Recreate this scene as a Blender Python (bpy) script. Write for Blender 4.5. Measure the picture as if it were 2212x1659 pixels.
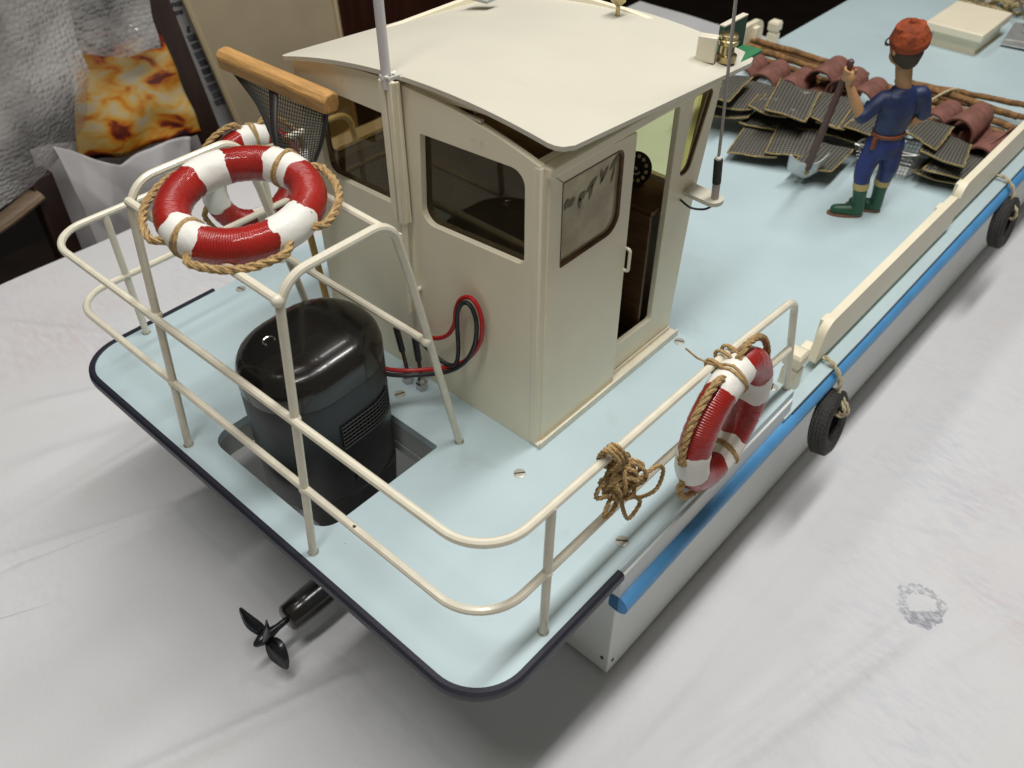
import bpy, bmesh, math, random
from mathutils import Vector, Matrix, Euler
from mathutils.geometry import tessellate_polygon
R = math.radians
random.seed(7)
S = bpy.context.scene
for o in list(bpy.data.objects): bpy.data.objects.remove(o)
COL = S.collection
# one unit is 10 cm; z = 0 is the aft deck of the model boat, the paper on the table is z = -1.28

# ---------------------------------------------------------------- camera, light, exposure
cam_d = bpy.data.cameras.new('camera'); cam = bpy.data.objects.new('camera', cam_d); COL.objects.link(cam)
YAW, PITCH = -0.7312, 0.74
cyw, syw, cpt, spt = math.cos(YAW), math.sin(YAW), math.cos(PITCH), math.sin(PITCH)
fwd = Vector((syw*cpt, cyw*cpt, -spt)); rgt = Vector((cyw, -syw, 0)); upv = rgt.cross(fwd)
m = Matrix((rgt, upv, -fwd)).transposed().to_4x4(); m.translation = Vector((2.9601, -2.3535, 3.4795))
cam.matrix_world = m
cam_d.sensor_width = 36; cam_d.lens = 36*1886.56/2212; cam_d.clip_start = 0.05; cam_d.clip_end = 400
cam_d.dof.use_dof = True; cam_d.dof.focus_distance = 4.3; cam_d.dof.aperture_fstop = 1.7
S.camera = cam
W = bpy.data.worlds.new('World'); S.world = W; W.use_nodes = True
W.node_tree.nodes['Background'].inputs[0].default_value = (1.0, 0.90, 0.72, 1)
W.node_tree.nodes['Background'].inputs[1].default_value = 0.15

def area(name, loc, target, sx, sy, power, col):
    l = bpy.data.lights.new(name, 'AREA'); l.shape = 'RECTANGLE'; l.size = sx; l.size_y = sy; l.energy = power; l.color = col
    o = bpy.data.objects.new(name, l); COL.objects.link(o); o.location = loc
    o.rotation_euler = (Vector(target)-Vector(loc)).to_track_quat('-Z', 'Y').to_euler()
    return o
# two ceiling fluorescent fittings, running along the table
area('ceiling_tube', (2.2, 1.5, 14.0), (2.2, 1.5, 0), 1.2, 15.0, 2080, (1.0, 0.975, 0.94))
area('ceiling_tube', (-5.0, 1.0, 14.5), (-5.0, 1.0, 0), 1.2, 14.0, 520, (1.0, 0.975, 0.94))
V = S.view_settings
S.display_settings.display_device = 'sRGB'
V.view_transform = 'Standard'; V.look = 'None'; V.exposure = 0.0; V.gamma = 1.0; V.use_curve_mapping = False

# ---------------------------------------------------------------- materials
def mat(name, col, rough=0.5, metal=0.0, var=0.0, vscale=6.0, bump=0.0, bscale=40.0, coat=0.0, dirt=None, stretch=(1,1,1), spec=0.5, trans=0.0, specks=None):
    mt = bpy.data.materials.new(name); mt.use_nodes = True; nt = mt.node_tree; N = nt.nodes; L = nt.links
    b = N['Principled BSDF']
    b.inputs['Roughness'].default_value = rough; b.inputs['Metallic'].default_value = metal
    b.inputs['Coat Weight'].default_value = coat; b.inputs['Specular IOR Level'].default_value = spec
    b.inputs['Base Color'].default_value = (*col, 1)
    tc = N.new('ShaderNodeTexCoord'); mp = N.new('ShaderNodeMapping'); mp.inputs['Scale'].default_value = stretch
    L.new(tc.outputs['Object'], mp.inputs[0])
    src = None
    if var > 0:
        n = N.new('ShaderNodeTexNoise'); n.inputs['Scale'].default_value = vscale; n.inputs['Detail'].default_value = 6
        L.new(mp.outputs[0], n.inputs['Vector'])
        r = N.new('ShaderNodeValToRGB'); r.color_ramp.elements[0].position = 0.3; r.color_ramp.elements[1].position = 0.7
        r.color_ramp.elements[0].color = (*[c*(1-var) for c in col], 1); r.color_ramp.elements[1].color = (*[min(1, c*(1+var)) for c in col], 1)
        L.new(n.outputs[0], r.inputs[0]); src = r.outputs[0]
        L.new(src, b.inputs['Base Color'])
    if dirt:
        dc, dsc, dth = dirt
        n2 = N.new('ShaderNodeTexNoise'); n2.inputs['Scale'].default_value = dsc; n2.inputs['Detail'].default_value = 8; n2.inputs['Roughness'].default_value = .65
        L.new(mp.outputs[0], n2.inputs['Vector'])
        r2 = N.new('ShaderNodeValToRGB'); r2.color_ramp.elements[0].position = dth; r2.color_ramp.elements[1].position = dth+.07
        L.new(n2.outputs[0], r2.inputs[0])
        mx = N.new('ShaderNodeMix'); mx.data_type = 'RGBA'
        L.new(r2.outputs[0], mx.inputs[0]); mx.inputs[7].default_value = (*dc, 1)
        if src: L.new(src, mx.inputs[6])
        else: mx.inputs[6].default_value = (*col, 1)
        L.new(mx.outputs[2], b.inputs['Base Color'])
    if specks:
        # a few specks, chips and crumbs of dirt stuck in the paint
        sc_, ss_, sr_, sp_ = specks
        vo = N.new('ShaderNodeTexVoronoi'); vo.inputs['Scale'].default_value = ss_; L.new(tc.outputs['Object'], vo.inputs['Vector'])
        nw = N.new('ShaderNodeTexNoise'); nw.inputs['Scale'].default_value = 60; L.new(tc.outputs['Object'], nw.inputs['Vector'])
        ad = N.new('ShaderNodeMath'); ad.operation = 'MULTIPLY_ADD'; L.new(nw.outputs[0], ad.inputs[0]); ad.inputs[1].default_value = sr_*1.6; L.new(vo.outputs['Distance'], ad.inputs[2])
        lt = N.new('ShaderNodeMath'); lt.operation = 'LESS_THAN'; L.new(ad.outputs[0], lt.inputs[0]); lt.inputs[1].default_value = sr_*2.2
        sx_ = N.new('ShaderNodeSeparateXYZ'); L.new(vo.outputs['Color'], sx_.inputs[0])
        gt = N.new('ShaderNodeMath'); gt.operation = 'GREATER_THAN'; L.new(sx_.outputs[0], gt.inputs[0]); gt.inputs[1].default_value = sp_
        mu = N.new('ShaderNodeMath'); mu.operation = 'MULTIPLY'; L.new(lt.outputs[0], mu.inputs[0]); L.new(gt.outputs[0], mu.inputs[1])
        mz = N.new('ShaderNodeMix'); mz.data_type = 'RGBA'; L.new(mu.outputs[0], mz.inputs[0]); mz.inputs[7].default_value = (*sc_, 1)
        prev = b.inputs['Base Color'].links[0].from_socket if b.inputs['Base Color'].links else None
        if prev: L.new(prev, mz.inputs[6])
        else: mz.inputs[6].default_value = (*col, 1)
        L.new(mz.outputs[2], b.inputs['Base Color'])
    if bump > 0:
        n3 = N.new('ShaderNodeTexNoise'); n3.inputs['Scale'].default_value = bscale; n3.inputs['Detail'].default_value = 4
        L.new(mp.outputs[0], n3.inputs['Vector'])
        bp = N.new('ShaderNodeBump'); bp.inputs['Strength'].default_value = bump; bp.inputs['Distance'].default_value = 0.02
        L.new(n3.outputs[0], bp.inputs['Height']); L.new(bp.outputs[0], b.inputs['Normal'])
    if trans: b.inputs['Transmission Weight'].default_value = trans
    return mt

M = {}
M['deck'] = mat('deck_blue_paint', (.49, .615, .655), .40, var=.045, vscale=1.6, bump=.02, bscale=45, dirt=((.465, .58, .61), 2.2, .60), specks=((.10, .085, .06), 5.0, .018, .80))
M['cream'] = mat('cream_paint', (.86, .795, .615), .42, var=.03, vscale=4, bump=.015, bscale=50, dirt=((.66, .58, .40), 5.0, .70), specks=((.20, .14, .07), 4.0, .016, .80))
M['roofcream'] = mat('roof_paint', (.62, .595, .50), .5, var=.03, vscale=2.2, bump=.015, bscale=50, dirt=((.55, .51, .40), 3.5, .72), specks=((.22, .17, .10), 4.0, .014, .85))
M['rail'] = mat('rail_paint', (.74, .70, .57), .3, var=.06, vscale=14, dirt=((.52, .40, .20), 9.0, .66), coat=.2, specks=((.05, .035, .02), 7.0, .05, .80))
M['hull'] = mat('hull_paint', (.73, .77, .76), .45, var=.03, vscale=3, bump=.02, bscale=30, dirt=((.56, .56, .48), 6.0, .72), specks=((.14, .11, .08), 5.0, .022, .75))
M['bluerail'] = mat('blue_paint', (.085, .30, .60), .42, var=.10, vscale=5, bump=.06, bscale=25, dirt=((.06, .20, .42), 7.0, .66), specks=((.03, .05, .08), 9.0, .05, .8))
M['black'] = mat('black_trim', (.014, .015, .028), .45, bump=.08, bscale=80)
M['motor'] = mat('motor_black', (.012, .011, .010), .22, coat=.35, bump=.03, bscale=120)
M['motorside'] = mat('motor_grey', (.022, .024, .026), .38, bump=.03, bscale=120)
M['dull'] = mat('dull_black', (.012, .012, .012), .6)
M['prop'] = mat('prop_plastic', (.012, .013, .016), .25)
M['wellgrey'] = mat('well_grey', (.40, .43, .42), .55, var=.1)
M['red'] = mat('red_thread', (.36, .016, .012), .30, coat=.3, var=.15, vscale=7, dirt=((.60, .38, .26), 30, .75))
def winding(mt, count, strength):
    # thread wound round the tube: ridges across the UV length, broken up a little
    nt = mt.node_tree; N = nt.nodes; L = nt.links; b = N['Principled BSDF']
    tc = N.new('ShaderNodeTexCoord'); sp = N.new('ShaderNodeSeparateXYZ'); L.new(tc.outputs['UV'], sp.inputs[0])
    n = N.new('ShaderNodeTexNoise'); n.inputs['Scale'].default_value = 9; n.inputs['Detail'].default_value = 4; L.new(tc.outputs['Object'], n.inputs['Vector'])
    a = N.new('ShaderNodeMath'); a.operation = 'MULTIPLY_ADD'; L.new(sp.outputs[0], a.inputs[0]); a.inputs[1].default_value = count*6.2832
    w = N.new('ShaderNodeMath'); w.operation = 'MULTIPLY'; L.new(n.outputs[0], w.inputs[0]); w.inputs[1].default_value = 9.0; L.new(w.outputs[0], a.inputs[2])
    c = N.new('ShaderNodeMath'); c.operation = 'SINE'; L.new(a.outputs[0], c.inputs[0])
    q = N.new('ShaderNodeMath'); q.operation = 'MULTIPLY_ADD'; L.new(n.outputs[0], q.inputs[0]); q.inputs[1].default_value = 3.0; L.new(c.outputs[0], q.inputs[2])
    bp = N.new('ShaderNodeBump'); bp.inputs['Strength'].default_value = strength; bp.inputs['Distance'].default_value = .006
    L.new(q.outputs[0], bp.inputs['Height']); L.new(bp.outputs[0], b.inputs['Normal'])
winding(M['red'], 190, .42)
M['white'] = mat('white_tape', (.80, .79, .74), .5, var=.04, vscale=9, bump=.15, bscale=25, dirt=((.6, .55, .42), 8, .68))
M['rope'] = mat('hemp_rope', (.43, .29, .13), .9, var=.35, vscale=45, bump=.5, bscale=110)
M['twine'] = mat('cream_twine', (.52, .45, .29), .9, var=.2, vscale=40, bump=.4, bscale=90)
M['rubber'] = mat('tyre_rubber', (.022, .022, .022), .7, var=.3, vscale=20, bump=.5, bscale=60, dirt=((.10, .09, .065), 40, .62))
M['screw'] = mat('screw_nickel', (.50, .50, .44), .35, .35, bump=.1)
M['dirtring'] = mat('worn_socket', (.30, .30, .26), .6, var=.5, vscale=60)
M['slot'] = mat('slot_dark', (.07, .05, .03), .8)
M['steel'] = mat('bright_steel', (.52, .50, .47), .25, 1.0)
M['brass'] = mat('aged_brass', (.46, .38, .20), .32, 1.0, var=.2, vscale=15)
M['green'] = mat('green_paint', (.03, .22, .10), .45)
M['wirered'] = mat('red_cable', (.42, .012, .012), .4)
M['wireblack'] = mat('black_cable', (.018, .018, .020), .45)
M['rustpin'] = mat('rusty_pin', (.08, .035, .02), .7)
M['bar'] = mat('bar_wood', (.52, .29, .10), .55, var=.22, vscale=5, stretch=(1.2, 9, 9), bump=.25, bscale=12, dirt=((.30, .14, .05), 4, .66))
M['pole'] = mat('pole_wood', (.46, .27, .06), .5, var=.2, vscale=6, stretch=(8, 8, 1))
M['wire'] = mat('wire_mesh', (.14, .14, .13), .45, .6)
M['galv'] = mat('galvanised_wire', (.34, .34, .32), .4, .8)
M['alu'] = mat('aluminium', (.56, .58, .58), .42, .7, var=.12, vscale=12)
M['strap'] = mat('strap_metal', (.06, .055, .05), .55, .5)
M['shovelwood'] = mat('brown_handle', (.11, .045, .035), .5, var=.15, vscale=10)
M['tile'] = mat('brown_clay', (.20, .085, .065), .75, var=.25, vscale=12, bump=.3, bscale=40, dirt=((.42, .33, .30), 14, .66))
M['stick'] = mat('stick_bark', (.22, .115, .04), .8, var=.55, vscale=16, bump=.6, bscale=30, dirt=((.06, .04, .02), 18, .6))
M['binding'] = mat('yellow_binding', (.33, .25, .10), .85, var=.35, vscale=30, bump=.4, bscale=80)
M['skin'] = mat('painted_skin', (.46, .25, .12), .55, var=.08, vscale=20)
M['navy'] = mat('navy_clothes', (.014, .028, .092), .5, var=.35, vscale=11, bump=.7, bscale=9, specks=((.10, .13, .25), 14, .03, .8))
M['boot'] = mat('green_boot', (.012, .075, .035), .45, var=.12, vscale=12)
M['sole'] = mat('boot_sole', (.22, .10, .06), .7)
M['sock'] = mat('tan_sock', (.50, .38, .16), .8, bump=.2)
M['hat'] = mat('orange_cap', (.27, .050, .012), .85, var=.35, vscale=14, bump=.8, bscale=26)
M['hair'] = mat('dark_hair', (.045, .030, .015), .7)
M['leather'] = mat('brown_belt', (.20, .06, .02), .6)
M['wood_in'] = mat('dark_cabin_wood', (.11, .055, .022), .5, var=.3, vscale=5, stretch=(1, 8, 8))
M['dial'] = mat('dial_black', (.012, .012, .012), .4)
M['dialdot'] = mat('dial_dots', (.55, .50, .36), .5)
M['table'] = mat('table_wood', (.10, .05, .025), .5, var=.3, vscale=4)
M['floor'] = mat('floor_dark', (.035, .024, .018), .6, var=.3, vscale=1)
M['darkwood'] = mat('dark_brown_wood', (.030, .014, .010), .5, var=.4, vscale=2, stretch=(4, 4, .5))
M['redwood'] = mat('mahogany', (.045, .014, .008), .45, var=.35, vscale=1.5, stretch=(4, 4, .5))
M['wall'] = mat('dark_wall', (.020, .017, .016), .9)
M['board'] = mat('beige_board', (.40, .33, .22), .6, var=.08, vscale=1.8, bump=.02)
M['boardedge'] = mat('board_edge', (.50, .40, .25), .6)
M['news'] = mat('newspaper', (.42, .42, .42), .8, var=.1)
M['ink'] = mat('ink', (.04, .04, .06), .8)
M['inkgrey'] = mat('grey_print', (.10, .10, .11), .8, var=.4, vscale=8)
M['bag'] = mat('white_bag', (.48, .47, .48), .6, var=.04, bump=.1, bscale=8)
M['beigewood'] = mat('worn_chair_rail', (.24, .17, .11), .4, var=.2, stretch=(8, 1, 8))

def glass(name, tint, gl=.03, refl=(1, 1, 1), dust=.06, dustcol=(.42, .36, .22)):
    mt = bpy.data.materials.new(name); mt.use_nodes = True; nt = mt.node_tree; N = nt.nodes; L = nt.links
    N.remove(N['Principled BSDF'])
    t = N.new('ShaderNodeBsdfTransparent'); t.inputs[0].default_value = (*tint, 1)
    g = N.new('ShaderNodeBsdfGlossy'); g.inputs['Roughness'].default_value = gl; g.inputs[0].default_value = (*refl, 1)
    f = N.new('ShaderNodeFresnel'); f.inputs[0].default_value = 1.5
    d = N.new('ShaderNodeBsdfDiffuse'); d.inputs[0].default_value = (*dustcol, 1)
    tc = N.new('ShaderNodeTexCoord'); n = N.new('ShaderNodeTexNoise'); n.inputs['Scale'].default_value = 5; n.inputs['Detail'].default_value = 6; L.new(tc.outputs['Object'], n.inputs['Vector'])
    q = N.new('ShaderNodeMath'); q.operation = 'MULTIPLY'; L.new(n.outputs[0], q.inputs[0]); q.inputs[1].default_value = dust*2
    m1 = N.new('ShaderNodeMixShader'); L.new(q.outputs[0], m1.inputs[0]); L.new(t.outputs[0], m1.inputs[1]); L.new(d.outputs[0], m1.inputs[2])
    mx = N.new('ShaderNodeMixShader'); L.new(f.outputs[0], mx.inputs[0]); L.new(m1.outputs[0], mx.inputs[1]); L.new(g.outputs[0], mx.inputs[2])
    L.new(mx.outputs[0], N['Material Output'].inputs[0]); return mt
M['glass'] = glass('tinted_pane', (.60, .50, .32), refl=(.80, .68, .50), dust=.05)
M['glassdoor'] = glass('dusty_door_pane', (.62, .54, .36), gl=.10, refl=(.95, .88, .70), dust=.62, dustcol=(.66, .60, .42))
M['glassgreen'] = glass('yellowed_pane', (.86, .78, .44), dust=.06)

def paper_mat():
    mt = bpy.data.materials.new('table_paper'); mt.use_nodes = True; nt = mt.node_tree; N = nt.nodes; L = nt.links
    b = N['Principled BSDF']; b.inputs['Roughness'].default_value = .75
    tc = N.new('ShaderNodeTexCoord')
    def noise(sc, det, off=(0, 0, 0), rot=0.0, stretch=(1, 1, 1)):
        mp = N.new('ShaderNodeMapping'); mp.inputs['Location'].default_value = off; mp.inputs['Rotation'].default_value = (0, 0, rot); mp.inputs['Scale'].default_value = stretch
        L.new(tc.outputs['Object'], mp.inputs[0])
        n = N.new('ShaderNodeTexNoise'); n.inputs['Scale'].default_value = sc; n.inputs['Detail'].default_value = det; n.inputs['Roughness'].default_value = .62
        L.new(mp.outputs[0], n.inputs['Vector']); return n.outputs[0]
    def ramp(s, a, c):
        r = N.new('ShaderNodeValToRGB'); r.color_ramp.elements[0].position = a; r.color_ramp.elements[1].position = c
        L.new(s, r.inputs[0]); return r.outputs[0]
    def mix(f, A, B, amt=1.0):
        mm = N.new('ShaderNodeMath'); mm.operation = 'MULTIPLY'; L.new(f, mm.inputs[0]); mm.inputs[1].default_value = amt
        mx = N.new('ShaderNodeMix'); mx.data_type = 'RGBA'; L.new(mm.outputs[0], mx.inputs[0])
        if isinstance(A, tuple): mx.inputs[6].default_value = (*A, 1)
        else: L.new(A, mx.inputs[6])
        mx.inputs[7].default_value = (*B, 1); return mx.outputs[2]
    base = (.635, .64, .66)
    def mul(a, c):
        q = N.new('ShaderNodeMath'); q.operation = 'MULTIPLY'; L.new(a, q.inputs[0]); L.new(c, q.inputs[1]); return q.outputs[0]
    # faded prints of a reused sheet: pink and blue areas with a fine broken grain
    c1 = mix(mul(ramp(noise(.55, 3, (3.2, 1, 0)), .56, .72), ramp(noise(9, 6, (0, 0, 0), .6, (1, 3.5, 1)), .40, .62)), base, (.58, .47, .49), .55)
    c2 = mix(mul(ramp(noise(.6, 3, (-5, 8, 0)), .52, .70), ramp(noise(8, 6, (4, 0, 0), .9, (1, 3, 1)), .42, .62)), c1, (.46, .49, .58), .5)
    c3 = mix(ramp(noise(1.1, 6, (9, 1, 0), .5, (1, 2, 1)), .5, .8), c2, (.59, .59, .60), .5)
    # round blotted mark printed through the sheet
    mpm = N.new('ShaderNodeMapping'); mpm.vector_type = 'TEXTURE'; mpm.inputs['Location'].default_value = (2.79, 1.705, -1.28); mpm.inputs['Rotation'].default_value = (0, 0, .7312); mpm.inputs['Scale'].default_value = (.15, .16, 1)
    L.new(tc.outputs['Object'], mpm.inputs[0])
    sv_ = N.new('ShaderNodeSeparateXYZ'); L.new(mpm.outputs[0], sv_.inputs[0])
    def math_(op, a, c=None, v=None):
        q = N.new('ShaderNodeMath'); q.operation = op
        if isinstance(a, (int, float)): q.inputs[0].default_value = a
        else: L.new(a, q.inputs[0])
        if c is not None: L.new(c, q.inputs[1])
        if v is not None: q.inputs[1].default_value = v
        return q.outputs[0]
    rr = math_('SQRT', math_('ADD', math_('MULTIPLY', sv_.outputs[0], sv_.outputs[0]), math_('MULTIPLY', sv_.outputs[1], sv_.outputs[1])))
    nm_ = noise(26, 5, (0, 0, 0), -.7312, (1, 2.6, 1)); nw_ = noise(9, 3, (2, 3, 0))
    rad_ = math_('ADD', rr, math_('MULTIPLY', math_('SUBTRACT', nw_, v=.5), v=.9))
    inside = math_('LESS_THAN', rad_, v=1.0); rim = math_('MULTIPLY', inside, math_('GREATER_THAN', rad_, v=.62))
    low = math_('MULTIPLY', inside, math_('LESS_THAN', math_('ADD', sv_.outputs[1], math_('MULTIPLY', nm_, v=.5)), v=.02))
    area_ = math_('MAXIMUM', rim, low)
    gr_ = math_('MULTIPLY', area_, ramp(nm_, .42, .55)); gr_ = math_('ADD', math_('MULTIPLY', gr_, v=.8), math_('MULTIPLY', low, v=.34))
    c4 = mix(gr_, c3, (.26, .27, .32), .8)
    L.new(c4, b.inputs['Base Color'])
    bp = N.new('ShaderNodeBump'); bp.inputs['Strength'].default_value = .16; bp.inputs['Distance'].default_value = .02
    L.new(noise(38, 4), bp.inputs['Height']); L.new(bp.outputs[0], b.inputs['Normal'])
    return mt
M['paper'] = paper_mat()

def bubble_mat():
    mt = bpy.data.materials.new('bubble_film'); mt.use_nodes = True; nt = mt.node_tree; N = nt.nodes; L = nt.links
    b = N['Principled BSDF']; b.inputs['Base Color'].default_value = (.50, .49, .475, 1); b.inputs['Roughness'].default_value = .10; b.inputs['Specular IOR Level'].default_value = .9
    tc = N.new('ShaderNodeTexCoord')
    v = N.new('ShaderNodeTexVoronoi'); v.inputs['Scale'].default_value = 21; v.inputs['Randomness'].default_value = .6
    L.new(tc.outputs['Object'], v.inputs['Vector'])
    n = N.new('ShaderNodeTexNoise'); n.inputs['Scale'].default_value = 5; n.inputs['Detail'].default_value = 5; L.new(tc.outputs['Object'], n.inputs['Vector'])
    bp = N.new('ShaderNodeBump'); bp.inputs['Strength'].default_value = .8; bp.inputs['Distance'].default_value = .022; bp.invert = True
    L.new(v.outputs['Distance'], bp.inputs['Height'])
    bp2 = N.new('ShaderNodeBump'); bp2.inputs['Strength'].default_value = .22; bp2.inputs['Distance'].default_value = .12
    L.new(n.outputs[0], bp2.inputs['Height']); L.new(bp.outputs[0], bp2.inputs['Normal']); L.new(bp2.outputs[0], b.inputs['Normal'])
    tr = N.new('ShaderNodeBsdfTransparent'); tr.inputs[0].default_value = (.85, .84, .83, 1)
    mx = N.new('ShaderNodeMixShader')
    n2 = N.new('ShaderNodeTexNoise'); n2.inputs['Scale'].default_value = 1.5; n2.inputs['Detail'].default_value = 4; L.new(tc.outputs['Object'], n2.inputs['Vector'])
    r = N.new('ShaderNodeValToRGB'); r.color_ramp.elements[0].position = .3; r.color_ramp.elements[1].position = .75
    r.color_ramp.elements[0].color = (.04, .04, .04, 1); r.color_ramp.elements[1].color = (.85, .85, .85, 1)
    L.new(n2.outputs[0], r.inputs[0]); L.new(r.outputs[0], mx.inputs[0])
    L.new(b.outputs[0], mx.inputs[1]); L.new(tr.outputs[0], mx.inputs[2])
    L.new(mx.outputs[0], N['Material Output'].inputs[0])
    return mt
M['bubble'] = bubble_mat()

def poster_mat():
    mt = bpy.data.materials.new('baked_food_print'); mt.use_nodes = True; nt = mt.node_tree; N = nt.nodes; L = nt.links
    b = N['Principled BSDF']; b.inputs['Roughness'].default_value = .35
    tc = N.new('ShaderNodeTexCoord'); mp = N.new('ShaderNodeMapping'); mp.inputs['Rotation'].default_value = (0, 0, .25); mp.inputs['Scale'].default_value = (2.6, 4.6, 1)
    L.new(tc.outputs['UV'], mp.inputs[0])
    n = N.new('ShaderNodeTexNoise'); n.inputs['Scale'].default_value = 1.5; n.inputs['Detail'].default_value = 3; n.inputs['Distortion'].default_value = .6
    L.new(mp.outputs[0], n.inputs['Vector'])
    sp = N.new('ShaderNodeSeparateXYZ'); L.new(tc.outputs['UV'], sp.inputs[0])
    # browned crust along the top and the bottom edge of the print
    ma = N.new('ShaderNodeMath'); ma.operation = 'SUBTRACT'; L.new(sp.outputs[1], ma.inputs[0]); ma.inputs[1].default_value = .56
    mb = N.new('ShaderNodeMath'); mb.operation = 'ABSOLUTE'; L.new(ma.outputs[0], mb.inputs[0])
    mc = N.new('ShaderNodeMath'); mc.operation = 'POWER'; L.new(mb.outputs[0], mc.inputs[0]); mc.inputs[1].default_value = 3.0
    md = N.new('ShaderNodeMath'); md.operation = 'MULTIPLY_ADD'; L.new(mc.outputs[0], md.inputs[0]); md.inputs[1].default_value = -2.2; L.new(n.outputs[0], md.inputs[2])
    r = N.new('ShaderNodeValToRGB'); e = r.color_ramp.elements
    e[0].position = .20; e[0].color = (.030, .008, .012, 1); e[1].position = .31; e[1].color = (.20, .030, .010, 1)
    for p, c in ((.36, (.52, .12, .012)), (.43, (.62, .29, .03)), (.52, (.62, .42, .13)), (.62, (.54, .46, .33))):
        q = e.new(p); q.color = (*c, 1)
    L.new(md.outputs[0], r.inputs[0]); L.new(r.outputs[0], b.inputs['Base Color']); return mt
M['poster'] = poster_mat()

def net_mat():
    # woven plastic grow-out bag: light strands over dark holes, from the UV grid of the cloth
    mt = bpy.data.materials.new('oyster_netting'); mt.use_nodes = True; nt = mt.node_tree; N = nt.nodes; L = nt.links
    b = N['Principled BSDF']; b.inputs['Roughness'].default_value = .55
    tc = N.new('ShaderNodeTexCoord'); sp = N.new('ShaderNodeSeparateXYZ'); L.new(tc.outputs['UV'], sp.inputs[0])
    def cell(o):
        f = N.new('ShaderNodeMath'); f.operation = 'FRACT'; L.new(o, f.inputs[0])
        s = N.new('ShaderNodeMath'); s.operation = 'SUBTRACT'; L.new(f.outputs[0], s.inputs[0]); s.inputs[1].default_value = .5
        a = N.new('ShaderNodeMath'); a.operation = 'ABSOLUTE'; L.new(s.outputs[0], a.inputs[0]); return a.outputs[0]
    mx = N.new('ShaderNodeMath'); mx.operation = 'MAXIMUM'; L.new(cell(sp.outputs[0]), mx.inputs[0]); L.new(cell(sp.outputs[1]), mx.inputs[1])
    r = N.new('ShaderNodeValToRGB'); r.color_ramp.elements[0].position = .33; r.color_ramp.elements[1].position = .40
    r.color_ramp.elements[0].color = (.010, .010, .008, 1); r.color_ramp.elements[1].color = (.175, .168, .140, 1)
    L.new(mx.outputs[0], r.inputs[0])
    n = N.new('ShaderNodeTexNoise'); n.inputs['Scale'].default_value = 7; n.inputs['Detail'].default_value = 5; L.new(tc.outputs['Object'], n.inputs['Vector'])
    r2 = N.new('ShaderNodeValToRGB'); r2.color_ramp.elements[0].position = .66; r2.color_ramp.elements[1].position = .72; L.new(n.outputs[0], r2.inputs[0])
    m2 = N.new('ShaderNodeMix'); m2.data_type = 'RGBA'; L.new(r2.outputs[0], m2.inputs[0]); L.new(r.outputs[0], m2.inputs[6]); m2.inputs[7].default_value = (.26, .25, .22, 1)
    L.new(m2.outputs[2], b.inputs['Base Color'])
    bp = N.new('ShaderNodeBump'); bp.inputs['Strength'].default_value = .8; bp.inputs['Distance'].default_value = .01
    L.new(mx.outputs[0], bp.inputs['Height']); L.new(bp.outputs[0], b.inputs['Normal']); return mt
M['net'] = net_mat()

# ---------------------------------------------------------------- mesh helpers
WL = {}                                    # world location of every empty / mesh origin
def tag(o, label=None, cat=None, group=None, kind=None):
    if label: o['label'] = label
    if cat: o['category'] = cat
    if group: o['group'] = group
    if kind: o['kind'] = kind
    return o
def thing(name, loc, label, cat, group=None):
    o = bpy.data.objects.new(name, None); COL.objects.link(o); o.location = loc; o.empty_display_size = .1
    WL[o.name] = Vector(loc); return tag(o, label, cat, group)

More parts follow.
